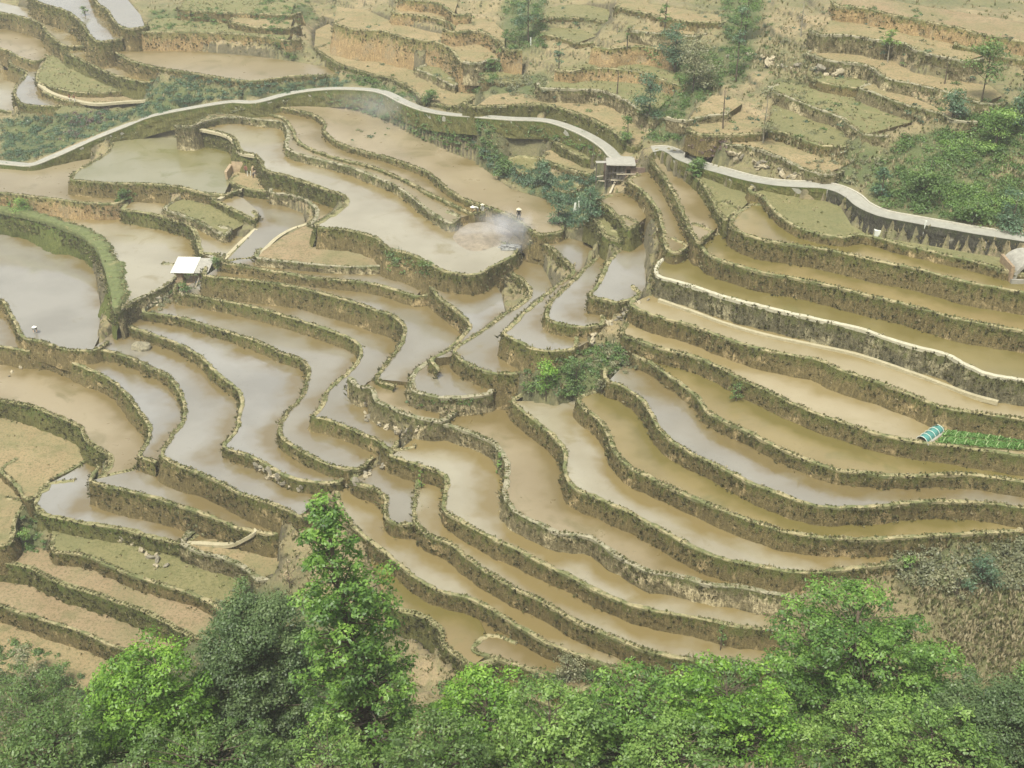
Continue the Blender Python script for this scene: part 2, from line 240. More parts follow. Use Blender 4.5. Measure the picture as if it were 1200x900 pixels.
# ------------------------------------------------------------------ camera model
F = 1400.0; CX, CY = 600.0, 450.0; PITCH = R(30); CAMZ = 100.0
cp, sp = math.cos(PITCH), math.sin(PITCH)
def ray(u, v):
    x = (u-CX)/F; y = -(v-CY)/F
    return np.array([x, y*sp + cp, y*cp - sp])
def unproj(u, v, z):
    d = ray(u, v); s = (z-CAMZ)/d[2]
    return np.array([d[0]*s, d[1]*s, z])
def proj(P):
    x, y, z = P[0], P[1], P[2]-CAMZ
    dep = y*cp - z*sp; yy = y*sp + z*cp
    return CX + F*x/dep, CY - F*yy/dep
def prior(u, v):
    d = ray(u, v)            # plane z = .477*(y-120)
    s = (CAMZ + .477*120)/(.477*d[1] - d[2])
    return CAMZ + s*d[2]
def warp(p):
    u, v = p
    if u > 1200: return (u+270, v+42)
    if u < -5: return (u-200, v-32)
    if v < -5: return (u, v-22)
    return (u, v)
def catmull(P, n=5):
    P = [np.array(p, float) for p in P]
    if len(P) < 3: return P
    out = []
    Q = [2*P[0]-P[1]] + P + [2*P[-1]-P[-2]]
    for i in range(1, len(Q)-2):
        a, b, c, d = Q[i-1], Q[i], Q[i+1], Q[i+2]
        for k in range(n):
            t = k/n
            # centripetal-ish: damp the tangents on uneven spacing
            m1 = (c-a)*.5; m2 = (d-b)*.5
            L = np.linalg.norm(c-b)
            for m in (m1, m2):
                lm = np.linalg.norm(m)
                if lm > 1.2*L: m *= 1.2*L/lm
            h1 = 2*t**3-3*t*t+1; h2 = -2*t**3+3*t*t; h3 = t**3-2*t*t+t; h4 = t**3-t*t
            out.append(b*h1 + c*h2 + m1*h3 + m2*h4)
    out.append(P[-1])
    return out
class Slab: pass
SL = {}; ORDER = []
for row in S:
    s = Slab(); s.key, s.surf, s.style, s.t, fr, bk, s.words = row
    s.front0 = [warp(p) for p in fr]; s.back0 = bk
    s.front = [tuple(p) for p in catmull(s.front0)]
    SL[s.key] = s; ORDER.append(s)
for s in ORDER:
    b = []
    for q in s.back0:
        if isinstance(q, str):
            a = q.split(':'); o = SL[a[0]]
            lo, hi = (float(a[1]), float(a[2])) if len(a) == 3 else (-9999, 9999)
            b += [p for p in reversed(o.front) if lo <= p[0] <= hi]
        else: b.append(warp(q))
    s.back = b
    s.poly = np.array(s.front + b)
SPLIT = {'L2': ((137, 366), 'stone', 'stony uneven bank between the second big pond and the concentric walls'),
  'Dd': ((372, 267), 'earth', 'mud wall with bushes on it, in front of the biggest lilac paddy')}
def pip(poly, X, Y):
    X = np.asarray(X, float); Y = np.asarray(Y, float)
    ins = np.zeros(X.shape, bool); n = len(poly)
    x0, y0 = poly[-1]
    for x1, y1 in poly:
        c = ((y1 > Y) != (y0 > Y))
        if y1 != y0:
            ins ^= c & (X < (x0-x1)*(Y-y1)/(y0-y1) + x1)
        x0, y0 = x1, y1
    return ins
# ------------------------------------------------------------------ levels: least squares on wall heights
BAT = .16
def find_below(u, v, me):
    best = None
    for s in ORDER:
        if s is me: continue
        P = s.poly
        if not (P[:,0].min() <= u <= P[:,0].max() and P[:,1].min() <= v <= P[:,1].max()): continue
        if not pip(P, [u], [v])[0]: continue
        # nearest crossing of the brink below
        f = s.front; vb = None
        for (a, b), (c, d) in zip(f[:-1], f[1:]):
            if (a <= u < c) or (c <= u < a):
                vv = b + (d-b)*(u-a)/(c-a)
                if vv >= v-1 and (vb is None or vv < vb): vb = vv
        if vb is None: vb = P[:,1].max() + 50
        if best is None or vb < best[0]: best = (vb, s)
    return best[1] if best else None
idx = {s.key: i for i, s in enumerate(ORDER)}
N = len(ORDER)
for s in ORDER:
    s.z0 = float(np.mean([prior(u, v) for u, v in s.front]))
    s.z = s.z0
rel = {}
for s in ORDER:
    s.nat = []                                   # brink samples with open ground below
    for (u, v) in s.front[1:-1]:
        if not (-40 < u < 1240): continue
        vv = v + s.t + 1.5
        if any(pip(s.poly, [u], [v+q])[0] for q in (1.5, 4, s.t*.6, s.t+1.5)): continue
        j = find_below(u, vv, s)
        if j is None: s.nat.append((u, v))
        else: rel.setdefault((s.key, j.key), []).append((u, v))
    if s.nat:                                     # link across the open ground by the prior slope
        u, v = s.nat[len(s.nat)//2]
        vv = v + s.t
        for k in range(60):
            vv += 4
            if vv > 800: break
            if pip(s.poly, [u], [vv])[0]: break
            j = find_below(u, vv, s)
            if j is not None:
                rel.setdefault((s.key, j.key, 'n'), []).append((u, v, vv)); break
REL = [('m5', 'Da', 2.0, 2.), ('m7', 'm5', 1.5, 2.), ('m6', 'm7', 1.7, 2.), ('q1', 'm6', 4.6, 1.), ('m8', 'm5', .2, 1.), ('p1', 'Da', 6.0, 1.)]
for it in range(4):
    A = []; B = []
    for a, b, h, w in REL:
        row = np.zeros(N); row[idx[a]] = 1; row[idx[b]] = -1; A.append(row*w); B.append(h*w)
    for k, L in rel.items():
        i = idx[k[0]]; j = idx[k[1]]; row = np.zeros(N); row[i] = 1; row[j] = -1
        if len(k) == 3:
            u, v, vv = L[0]; h = max(.3, .8*(prior(u, v)-prior(u, vv))); w = .35
        else:
            hs = []
            for (u, v) in L:
                d = ray(u, v); sl = (ORDER[i].z-CAMZ)/d[2]
                hs.append(ORDER[i].t*sl/(F*(cp + BAT*sp)))
            h = float(np.mean(hs)); w = min(3., .6 + .25*len(L))
        A.append(row*w); B.append(h*w)
    for i, s in enumerate(ORDER):
        row = np.zeros(N); row[i] = .05; A.append(row); B.append(.05*s.z0)
    sol = np.linalg.lstsq(np.array(A), np.array(B), rcond=None)[0]
    for i, s in enumerate(ORDER): s.z = float(sol[i])
for k, L in rel.items():
    a, b = SL[k[0]], SL[k[1]]
    if a.z - b.z < .25 and len(k) == 2 and len(L) > 1: print('LEVEL?', k, len(L), round(a.z, 1), round(b.z, 1))
for s in ORDER:
    u, v = s.front[len(s.front)//2]
    d = ray(u, v); sl = (s.z-CAMZ)/d[2]
    s.h = s.t*sl/(F*(cp + BAT*sp))
    s.w = np.array([unproj(u, v, s.z)[:2] for u, v in s.front + s.back])
    s.wf = s.w[:len(s.front)]
    a = s.w; x, y = a[:,0], a[:,1]
    s.ccw = (np.sum(x*np.roll(y, -1) - np.roll(x, -1)*y) > 0)
    if not s.ccw: print('CW', s.key)
# ------------------------------------------------------------------ ground heights on a world grid
G = .7; GX0, GX1, GY0, GY1 = -160., 160., 34., 390.
gx = np.arange(GX0, GX1, G); gy = np.arange(GY0, GY1, G)
XX, YY = np.meshgrid(gx, gy); NY, NX = XX.shape
TOP = np.full(XX.shape, -999.)
for s in ORDER:
    w = s.w; i0 = max(0, int((w[:,0].min()-GX0)/G)-1); i1 = min(NX, int((w[:,0].max()-GX0)/G)+2)
    j0 = max(0, int((w[:,1].min()-GY0)/G)-1); j1 = min(NY, int((w[:,1].max()-GY0)/G)+2)
    if i1 <= i0 or j1 <= j0: continue
    m = pip(w, XX[j0:j1, i0:i1], YY[j0:j1, i0:i1])
    sub = TOP[j0:j1, i0:i1]; sub[m & (sub < s.z)] = s.z
fix = TOP > -900
Z = TOP.copy()
near = YY < 82
zn = 98.2 - 1.1*YY + 1.5*np.sin(XX*.11)*np.clip((95-YY)/30, 0, 1)
Z[near] = zn[near]; fix2 = fix | near
# foot of walls that stand on open ground
for s in ORDER:
    for (u, v) in s.nat:
        for k in (.9, 1.7, 2.6):
            P = unproj(u, v, s.z)
            f = np.array(s.front); q = np.argmin(np.abs(f[:,0]-u)+np.abs(f[:,1]-v))
            a = s.wf[max(0, q-1)]; b = s.wf[min(len(s.wf)-1, q+1)]
            t = b-a; t /= (np.linalg.norm(t)+1e-9); n = np.array([t[1], -t[0]])*(1 if s.ccw else -1)
            X = P[0]+n[0]*(k+BAT*s.h); Y = P[1]+n[1]*(k+BAT*s.h)
            i = int(round((X-GX0)/G)); j = int(round((Y-GY0)/G))
            if 0 <= i < NX and 0 <= j < NY and not fix[j, i]:
                Z[j, i] = s.z - s.h - .15*(k-.9); fix2[j, i] = True
# far rim: gentle crest then level
far = YY > 382
Z[far] = 50 + 12*np.tanh(XX[far]/50) + 2*np.sin(XX[far]*.03); fix2 |= far
m0 = ~fix2
Z[m0] = np.clip(.477*(YY[m0]-120), -9, 60)
def relax(Z, free, it):
    for _ in range(it):
        P = np.pad(Z, 1, mode='edge')
        Av = (P[:-2,1:-1]+P[2:,1:-1]+P[1:-1,:-2]+P[1:-1,2:])*.25
        Z[free] = Av[free]
    return Z
for st in (8, 4, 2):                              # coarse to fine
    zc = Z[::st, ::st].copy(); fc = ~fix2[::st, ::st]
    relax(zc, fc, 300)
    up = np.kron(zc, np.ones((st, st)))[:NY, :NX]
    Z[m0] = up[m0]
relax(Z, m0, 120)
SURF = Z.copy()                                   # what one walks on
def hgt(x, y, A=None):
    A = SURF if A is None else A
    fx = min(max((x-GX0)/G, 0), NX-1.001); fy = min(max((y-GY0)/G, 0), NY-1.001)
    i, j = int(fx), int(fy); a, b = fx-i, fy-j
    return float((A[j,i]*(1-a)+A[j,i+1]*a)*(1-b) + (A[j+1,i]*(1-a)+A[j+1,i+1]*a)*b)
def onground(u, v, A=None, smax=520):
    """first hit of the pixel's ray with the walked-on surface"""
    d = ray(u, v); s = 60.
    while s < smax:
        x, y, z = d[0]*s, d[1]*s, CAMZ + d[2]*s
        if y > GY0+1 and z < hgt(x, y, A): break
        s += .8
    lo, hi = s-.8, s
    for _ in range(8):
        m = (lo+hi)/2
        if CAMZ+d[2]*m < hgt(d[0]*m, d[1]*m, A): hi = m
        else: lo = m
    return np.array([d[0]*hi, d[1]*hi, CAMZ+d[2]*hi])
# ---- bake the road beds into the ground
def resmooth(z, k):
    ker = np.ones(k)/k; return np.convolve(np.pad(z, k//2, mode='edge'), ker, 'valid')
def roadline(pts, zo):
    px = catmull([warp(p) if not (p[0] < -100 or p[0] > 1300) else p for p in pts], 6)
    for it in range(2):
        g = np.array([onground(u, v) for u, v in px])[:, 2]; mx = np.array([g[max(0, i-4):i+5].max() for i in range(len(g))]); zs = resmooth(resmooth(mx, 15), 9)
    return px, zs + zo
R1PX, R1Z = roadline(ROAD1, .15); R2PX, R2Z = roadline(ROAD2, .1)
bed = np.zeros(Z.shape, bool)
for px, zs in ((R1PX, R1Z), (R2PX, R2Z)):
    W = np.array([unproj(u, v, z) for (u, v), z in zip(px, zs)])
    for a, b in zip(W[:-1], W[1:]):
        n_ = max(1, int(np.linalg.norm(b-a)/.3))
        for k in range(n_):
            p = a+(b-a)*k/n_
            i = int(round((p[0]-GX0)/G)); j = int(round((p[1]-GY0)/G))
            for dj in range(-2, 3):
                for di in range(-2, 3):
                    jj, ii = j+dj, i+di
                    if 0 <= jj < NY and 0 <= ii < NX and di*di+dj*dj < 5:
                        if fix[jj, ii]:
                            if TOP[jj, ii] > p[2]-.3: continue
                            fix[jj, ii] = False; m0[jj, ii] = True
                        Z[jj, ii] = p[2]-.12; bed[jj, ii] = True
relax(Z, m0 & ~bed, 160)
for px, zs in ((R1PX, R1Z), (R2PX, R2Z)):          # nothing natural stands between the road and the valley side
    W = np.array([unproj(u, v, z) for (u, v), z in zip(px, zs)])
    for wi, (a, b) in enumerate(zip(W[:-1], W[1:])):
        dr = 2.3 if (zs is R2Z and wi > .5*len(W)) else .15
        for k in range(max(1, int(np.linalg.norm(b-a)/.4))):
            p = a+(b-a)*k*.4/max(np.linalg.norm(b-a), .4)
            i = int(round((p[0]-GX0)/G)); j = int(round((p[1]-GY0)/G))
            for q in range(3 if dr < 1 else 2, 11):
                jj = j-q
                if 0 <= jj < NY and 0 <= i < NX and not fix[jj, i] and not bed[jj, i]: Z[jj, i] = min(Z[jj, i], p[2]-dr-.22*(q-2)*G-.2)
# ---- old abandoned steps on the open hillside
NAT = ~fix & ~bed & ~near
def vnoise(X, Y, sc, seed):
    rs = np.random.RandomState(seed); g = rs.rand(64, 64)
    x = (X*sc) % 63; y = (Y*sc) % 63; i = x.astype(int); j = y.astype(int); a = x-i; b = y-j
    a = a*a*(3-2*a); b = b*b*(3-2*b)
    return ((g[j,i]*(1-a)+g[j,i+1]*a)*(1-b) + (g[j+1,i]*(1-a)+g[j+1,i+1]*a)*b)
stp = 1.7
q = Z/stp + 1.6*vnoise(XX, YY, .035, 3) + .5*vnoise(XX, YY, .12, 4)
fl = np.floor(q); fr_ = q-fl; stair = (fl + np.clip((fr_-.78)/.22, 0, 1) - q)*stp
dist = np.ones(Z.shape)
k_ = (fix | bed).astype(float)
for _ in range(6):
    P_ = np.pad(k_, 1, mode='edge'); k_ = np.maximum(k_, .82*np.maximum.reduce([P_[:-2,1:-1], P_[2:,1:-1], P_[1:-1,:-2], P_[1:-1,2:]]))
amt = (1-k_)*np.clip((YY-150)/25, .25, 1)
ctr = stair - 0.0
Z = np.where(NAT, Z + amt*ctr, Z)
SURF = Z.copy()
# ground sheet runs well below the terraces, never through a wall
LOW = Z.copy()
LOW[fix] -= 1.6
P = np.pad(LOW, 2, mode='edge'); mn = LOW.copy()
nearfix = np.pad(fix, 2); anyfix = fix.copy()
for a in range(5):
    for b in range(5):
        mn = np.minimum(mn, P[a:a+NY, b:b+NX]); 
for a in range(1, 4):
    for b in range(1, 4):
        anyfix = anyfix | nearfix[a:a+NY, b:b+NX]
LOW = np.where(fix, mn-.2, LOW)
EXPO=0.72; HAZE=0.00034
# ================================================================== scene, camera, light
scene = bpy.context.scene
COL = scene.collection
cam_d = bpy.data.cameras.new('camera'); cam = bpy.data.objects.new('camera', cam_d); COL.objects.link(cam)
cam.location = (0, 0, CAMZ); cam.rotation_euler = (R(90)-PITCH, 0, 0)
cam_d.sensor_width = 36; cam_d.lens = F/1200*36; cam_d.clip_end = 6000; cam_d.clip_start = .5
scene.camera = cam
SUN_EL, SUN_AZ = 62, 205          # azimuth: compass bearing the light comes from (y = north)
w = bpy.data.worlds.new('World'); scene.world = w; w.use_nodes = True
nt = w.node_tree; nt.nodes.clear()
sky = nt.nodes.new('ShaderNodeTexSky'); sky.sky_type = 'NISHITA'; sky.sun_disc = False
sky.sun_elevation = R(SUN_EL); sky.sun_rotation = R(SUN_AZ); sky.air_density = 1.0; sky.dust_density = 4.0; sky.ozone_density = .6
hs = nt.nodes.new('ShaderNodeHueSaturation'); hs.inputs['Saturation'].default_value = .38
bg = nt.nodes.new('ShaderNodeBackground'); bg.inputs['Strength'].default_value = .125
wo = nt.nodes.new('ShaderNodeOutputWorld')
nt.links.new(sky.outputs[0], hs.inputs['Color']); nt.links.new(hs.outputs[0], bg.inputs['Color']); nt.links.new(bg.outputs[0], wo.inputs['Surface'])
sd = bpy.data.lights.new('sun', 'SUN'); sd.energy = 2.9; sd.angle = R(7); sd.color = (1, .95, .86)
sun = bpy.data.objects.new('sun', sd); COL.objects.link(sun)
az = R(SUN_AZ); el = R(SUN_EL)
dvec = Vector((math.sin(az)*math.cos(el), math.cos(az)*math.cos(el), math.sin(el)))
sun.rotation_euler = dvec.to_track_quat('Z', 'Y').to_euler(); sun.location = (0, 0, 150)
vs = scene.view_settings; vs.view_transform = 'Standard'; vs.look = 'None'; vs.gamma = 1; vs.exposure = EXPO
scene.cycles.max_bounces = 5; scene.cycles.diffuse_bounces = 2; scene.cycles.glossy_bounces = 2
scene.cycles.transparent_max_bounces = 4; scene.cycles.volume_bounces = 1; scene.cycles.caustics_reflective = False

# ================================================================== materials
def srgb(r, g, b):
    f = lambda c: ((c/255+.055)/1.055)**2.4 if c > 10 else c/255/12.92
    return (f(r), f(g), f(b), 1)
class M:
    def __init__(s, name):
        s.m = bpy.data.materials.new(name); s.m.use_nodes = True; s.t = s.m.node_tree; s.t.nodes.clear()
        s.out = s.n('OutputMaterial'); s.b = s.n('BsdfPrincipled'); s.l(s.b, 0, s.out, 0)
        g = s.n('NewGeometry'); s.pos = g.outputs['Position']
    def n(s, k): return s.t.nodes.new('ShaderNode'+k)
    def l(s, a, i, b, j): s.t.links.new(a.outputs[i], b.inputs[j])
    def noise(s, scale, detail=4, rough=.6, stretch=None, dist=0):
        x = s.n('TexNoise'); x.inputs['Scale'].default_value = scale; x.inputs['Detail'].default_value = detail
        x.inputs['Roughness'].default_value = rough; x.inputs['Distortion'].default_value = dist
        if stretch:
            mp = s.n('Mapping'); mp.inputs['Scale'].default_value = stretch
            s.t.links.new(s.pos, mp.inputs['Vector']); s.l(mp, 0, x, 'Vector')
        else: s.t.links.new(s.pos, x.inputs['Vector'])
        return x.outputs['Fac']
    def ramp(s, fac, stops):
        r = s.n('ValToRGB'); e = r.color_ramp.elements
        while len(e) < len(stops): e.new(.5)
        for q, (p, c) in zip(e, stops): q.position = p; q.color = c if len(c) == 4 else (*c, 1)
        s.t.links.new(fac, r.inputs['Fac']); return r.outputs['Color']
    def mix(s, fac, a, b, mode='MIX'):
        x = s.n('Mix'); x.data_type = 'RGBA'; x.blend_type = mode
        for k, v in ((0, fac), (6, a), (7, b)):
            if isinstance(v, (int, float)): x.inputs[k].default_value = v
            elif isinstance(v, tuple): x.inputs[k].default_value = v if len(v) == 4 else (*v, 1)
            else: s.t.links.new(v, x.inputs[k])
        return x.outputs[2]
    def attr(s, name, out='Fac'):
        a = s.n('Attribute'); a.attribute_name = name; return a.outputs[out]
    def rnd(s):
        return s.n('ObjectInfo').outputs['Random']
    def math(s, op, a, b=0.):
        x = s.n('Math'); x.operation = op
        for k, v in ((0, a), (1, b)):
            if isinstance(v, (int, float)): x.inputs[k].default_value = v
            else: s.t.links.new(v, x.inputs[k])
        return x.outputs[0]
    def col(s, c):
        c = s.mix(1., c, (.985, 1.01, .90), 'MULTIPLY')
        if isinstance(c, tuple): s.b.inputs['Base Color'].default_value = c if len(c) == 4 else (*c, 1)
        else: s.t.links.new(c, s.b.inputs['Base Color'])
        return s
    def rough(s, v):
        if isinstance(v, (int, float)): s.b.inputs['Roughness'].default_value = v
        else: s.t.links.new(v, s.b.inputs['Roughness'])
        return s
    def bump(s, fac, strength=.5, dist=.1):
        x = s.n('Bump'); x.inputs['Strength'].default_value = strength; x.inputs['Distance'].default_value = dist
        s.t.links.new(fac, x.inputs['Height']); s.l(x, 0, s.b, 'Normal'); return s
def water(name, c1, c2, c3, clear, rough=.06, ior=1.6):
    """silty water over mud; c1/c2 silt colours, c3 weed or ochre patches"""
    m = M(name)
    base = m.ramp(m.noise(.09, 3, .55), [(.35, c1), (.62, c2)])
    base = m.mix(m.math('MULTIPLY', m.rnd(), .55), base, c3)
    pt = m.ramp(m.noise(.17, 5, .6, dist=.8), [(clear, (0, 0, 0)), (clear+.14, (1, 1, 1))])
    base = m.mix(pt, base, c3)
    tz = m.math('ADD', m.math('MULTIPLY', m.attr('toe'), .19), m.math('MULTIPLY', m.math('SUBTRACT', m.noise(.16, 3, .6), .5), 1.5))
    base = m.mix(m.ramp(tz, [(.22, (1, 1, 1)), (.58, (.25, .25, .25)), (.95, (0, 0, 0))]), base, (c3[0]*.86, c3[1]*.78, c3[2]*.6))  # silt tone near wall toes, with the wall's dark reflection painted into it
    fleck = m.ramp(m.noise(2.1, 5, .8, dist=.6), [(.58, (0, 0, 0)), (.66, (1, 1, 1))])
    base = m.mix(m.math('MULTIPLY', m.math('MULTIPLY', fleck, m.ramp(m.noise(.12, 3, .6), [(.42, (0, 0, 0)), (.6, (1, 1, 1))])), .6), base, (c2[0]*.55, c2[1]*.55, c2[2]*.45))
    m.col(base)
    m.rough(m.math('ADD', m.math('MULTIPLY', m.noise(.35, 4, .6), .16), rough))
    m.b.inputs['IOR'].default_value = ior
    m.bump(m.noise(2.2, 3, .6), .12, .02)
    return m.m
def soil(name, c1, c2, c3, rough=.9, furrow=0):
    m = M(name)
    base = m.ramp(m.noise(.22, 5, .65), [(.32, c1), (.66, c2)])
    pt = m.ramp(m.noise(.5, 5, .7, dist=.5), [(.5, (0, 0, 0)), (.66, (1, 1, 1))])
    base = m.mix(m.math('MULTIPLY', pt, .75), base, c3)
    cl = m.ramp(m.noise(2.6, 5, .8, dist=.4), [(.50, (0, 0, 0)), (.60, (.8, .8, .8))])
    base = m.mix(cl, base, (c3[0]*.72, c3[1]*.72, c3[2]*.7))
    base = m.mix(m.ramp(m.noise(.11, 4, .6), [(.45, (0, 0, 0)), (.65, (.6, .6, .6))]), base, (.17, .17, .08))
    base = m.mix(m.math('MULTIPLY', m.noise(5, 3, .7), .6), base, m.mix(1., base, (.62, .6, .56), 'MULTIPLY'))
    m.col(base).rough(rough).bump(m.noise(3.2, 5, .75), .9, .16)
    m.b.inputs['Specular IOR Level'].default_value = .25
    return m.m
OCH = (.36, .25, .12); MUDC = (.30, .235, .15)
MAT = {}
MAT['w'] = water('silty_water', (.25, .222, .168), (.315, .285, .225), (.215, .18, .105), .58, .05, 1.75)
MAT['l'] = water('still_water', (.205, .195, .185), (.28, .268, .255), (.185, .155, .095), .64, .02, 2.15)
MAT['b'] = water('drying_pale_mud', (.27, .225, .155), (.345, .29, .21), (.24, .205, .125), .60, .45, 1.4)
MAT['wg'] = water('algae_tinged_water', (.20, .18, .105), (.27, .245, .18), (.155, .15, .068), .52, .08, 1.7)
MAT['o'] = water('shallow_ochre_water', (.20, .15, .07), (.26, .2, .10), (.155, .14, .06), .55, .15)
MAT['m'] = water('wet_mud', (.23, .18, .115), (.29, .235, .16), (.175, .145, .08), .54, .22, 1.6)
MAT['d'] = soil('dry_ochre_soil', (.29, .22, .125), (.37, .285, .17), (.20, .185, .09))
MAT['p'] = soil('pinkish_soil', (.28, .205, .125), (.35, .265, .17), (.19, .17, .085))
MAT['g'] = soil('grassy_ground', (.15, .165, .07), (.21, .205, .095), (.29, .235, .13))
MAT['y'] = soil('weedy_olive_field', (.20, .185, .085), (.26, .23, .115), (.15, .155, .06), .6)
def wallmat(name, c1, c2, top, patch, pamt):
    m = M(name); dk = lambda c, k: (c[0]*k, c[1]*k, c[2]*k)
    st = m.noise(1.6, 5, .75, (2.4, 2.4, .3))
    base = m.ramp(st, [(.3, dk(c1, .7)), (.5, c1), (.72, dk(c2, 1.1))])
    pt = m.ramp(m.noise(.33, 4, .6, dist=.6), [(pamt, (0, 0, 0)), (pamt+.1, (1, 1, 1))])
    pt = m.math('MULTIPLY', pt, m.ramp(m.noise(1.9, 4, .7, (2, 2, .6)), [(.38, (0, 0, 0)), (.56, (1, 1, 1))]))
    base = m.mix(pt, base, patch)
    gr = m.math('ADD', m.attr('hv'), m.math('MULTIPLY', m.math('SUBTRACT', m.noise(.9, 5, .75, (1.6, 1.6, .7)), .5), 2.2))
    base = m.mix(m.ramp(gr, [(.5, (0, 0, 0)), (.9, (.9, .9, .9))]), base, dk(top, .85))
    fine = m.noise(4.5, 5, .8)
    base = m.mix(m.ramp(fine, [(.36, (.8, .8, .8)), (.52, (0, 0, 0))]), base, m.mix(1., base, (.4, .41, .35), 'MULTIPLY'))
    m.col(base).rough(.95).bump(m.noise(3.5, 6, .8), 1., .25)
    m.b.inputs['Specular IOR Level'].default_value = .15
    return m.m
MAT['earth'] = wallmat('earth_wall', (0.152, 0.121, 0.057), (0.254, 0.196, 0.095), (0.123, 0.135, 0.040), (0.478, 0.362, 0.206), .57)
MAT['grass'] = wallmat('grassy_wall', (0.123, 0.121, 0.045), (0.203, 0.177, 0.075), (0.109, 0.142, 0.037), (0.348, 0.284, 0.138), .64)
MAT['stone'] = wallmat('rubble_wall', (0.160, 0.135, 0.077), (0.290, 0.241, 0.144), (0.131, 0.142, 0.050), (0.522, 0.440, 0.288), .50)
MAT['cut'] = wallmat('bare_cut_earth', (0.334, 0.234, 0.125), (0.507, 0.362, 0.194), (0.203, 0.199, 0.075), (0.290, 0.234, 0.150), .52)
MAT['conc'] = wallmat('grey_stone_wall', (0.145, 0.131, 0.083), (0.261, 0.227, 0.144), (0.145, 0.156, 0.056), (0.464, 0.412, 0.275), .52)
MAT['bank'] = wallmat('overgrown_bank', (0.102, 0.121, 0.037), (0.174, 0.170, 0.056), (0.102, 0.156, 0.033), (0.246, 0.213, 0.088), .6)
MAT['roadwall'] = wallmat('dark_dry_stone', (.055, .052, .042), (.12, .11, .085), (.07, .08, .04), (.27, .25, .2), .58)
def lip(name, c1, c2, gr, a=.5):
    m = M(name)
    base = m.ramp(m.noise(1.3, 4, .7), [(.35, c1), (.65, c2)])
    pt = m.ramp(m.noise(.45, 5, .75), [(a, (0, 0, 0)), (a+.12, (.9, .9, .9))])
    m.col(m.mix(pt, base, gr)).rough(.9).bump(m.noise(6, 4, .7), .8, .08)
    return m.m
MAT['bund'] = lip('trodden_earth_bund', (.24, .205, .11), (.35, .30, .18), (.11, .125, .045), .44)
MAT['bund_grass'] = lip('grassy_bund', (.15, .15, .065), (.24, .22, .11), (.30, .26, .15), .50)
MAT['bund_bank'] = lip('overgrown_bank_top', (.085, .105, .035), (.14, .16, .06), (.21, .195, .09), .56)
MAT['bund_stone'] = lip('stony_bund', (.23, .205, .14), (.33, .30, .22), (.12, .13, .055), .48)
MAT['bund_conc'] = lip('pale_concrete', (.40, .37, .29), (.47, .44, .35), (.26, .24, .16), .6)
MAT['road'] = lip('concrete_road', (.26, .25, .225), (.325, .312, .28), (.2, .185, .15), .66)
MAT['kerb'] = lip('concrete_kerb', (.40, .375, .33), (.47, .44, .39), (.26, .24, .19), .7)
MAT['path'] = lip('trodden_path', (.34, .30, .2), (.42, .37, .26), (.24, .22, .12), .62)
def simple(name, c, rough=.8, sc=3., amt=.35, metal=0):
    m = M(name); c2 = tuple(x*(1-amt) for x in c)
    m.col(m.ramp(m.noise(sc, 4, .65), [(.35, c2), (.65, c)])).rough(rough); m.b.inputs['Metallic'].default_value = metal
    return m.m
# open ground
m = M('hillside_ground')
_g = m.n('NewGeometry'); _s = m.n('SeparateXYZ'); m.l(_g, 'Normal', _s, 0)
slope = m.math('SUBTRACT', 1., _s.outputs[2])
b_ = m.ramp(m.noise(.07, 5, .65), [(.35, (.145, .145, .065)), (.5, (.235, .195, .105)), (.64, (.34, .26, .155))])
b_ = m.mix(m.ramp(m.noise(.45, 5, .75, dist=.6), [(.5, (0, 0, 0)), (.66, (.8, .8, .8))]), b_, (.17, .17, .075))
b_ = m.mix(m.ramp(m.noise(1.6, 5, .8), [(.52, (0, 0, 0)), (.68, (.8, .8, .8))]), b_, (.085, .075, .05))
sl_ = m.ramp(m.math('ADD', slope, m.math('MULTIPLY', m.math('SUBTRACT', m.noise(.8, 4, .7), .5), .25)), [(.17, (0, 0, 0)), (.34, (1, 1, 1))])
b_ = m.mix(sl_, b_, m.ramp(m.noise(1.1, 5, .8), [(.35, (.07, .065, .035)), (.65, (.16, .135, .08))]))
vg_ = m.mix(m.noise(.9, 5, .8), (.055, .075, .028), (.13, .15, .055))
b_ = m.mix(m.math('MULTIPLY', m.attr('veg'), m.ramp(m.math('ADD', m.noise(.5, 5, .7), .12), [(.35, (.3, .3, .3)), (.6, (1, 1, 1))])), b_, vg_)
m.col(b_).rough(.95).bump(m.noise(1.8, 6, .8), 1., .3); MAT['ground'] = m.m

# ================================================================== helpers
def link(name, me, mat, parent=None, **kw):
    o = bpy.data.objects.new(name, me); COL.objects.link(o)
    if mat is not None:
        for q in (mat if isinstance(mat, list) else [mat]): me.materials.append(q)
    if parent is not None: o.parent = parent
    for k, v in kw.items(): o[k] = v
    return o
def empty(name, loc, label, cat, group=None):
    o = bpy.data.objects.new(name, None); COL.objects.link(o); o.location = loc
    o['label'] = label; o['category'] = cat
    if group: o['group'] = group
    o['kind'] = 'thing'
    return o
def mesh(name, V, Fc, smooth=False):
    me = bpy.data.meshes.new(name); me.from_pydata([tuple(map(float, v)) for v in V], [], Fc)
    if smooth: me.polygons.foreach_set('use_smooth', [True]*len(me.polygons))
    me.update(); return me
def resample(P, step):
    P = [np.array(p, float) for p in P]; out = [P[0]]; acc = 0
    for a, b in zip(P[:-1], P[1:]):
        L = np.linalg.norm(b-a)
        while acc + L >= step:
            t = (step-acc)/L if L > 0 else 1
            a = a+(b-a)*t; out.append(a); L = np.linalg.norm(b-a); acc = 0
        acc += L
    if np.linalg.norm(out[-1]-P[-1]) > .05: out.append(P[-1])
    return np.array(out)
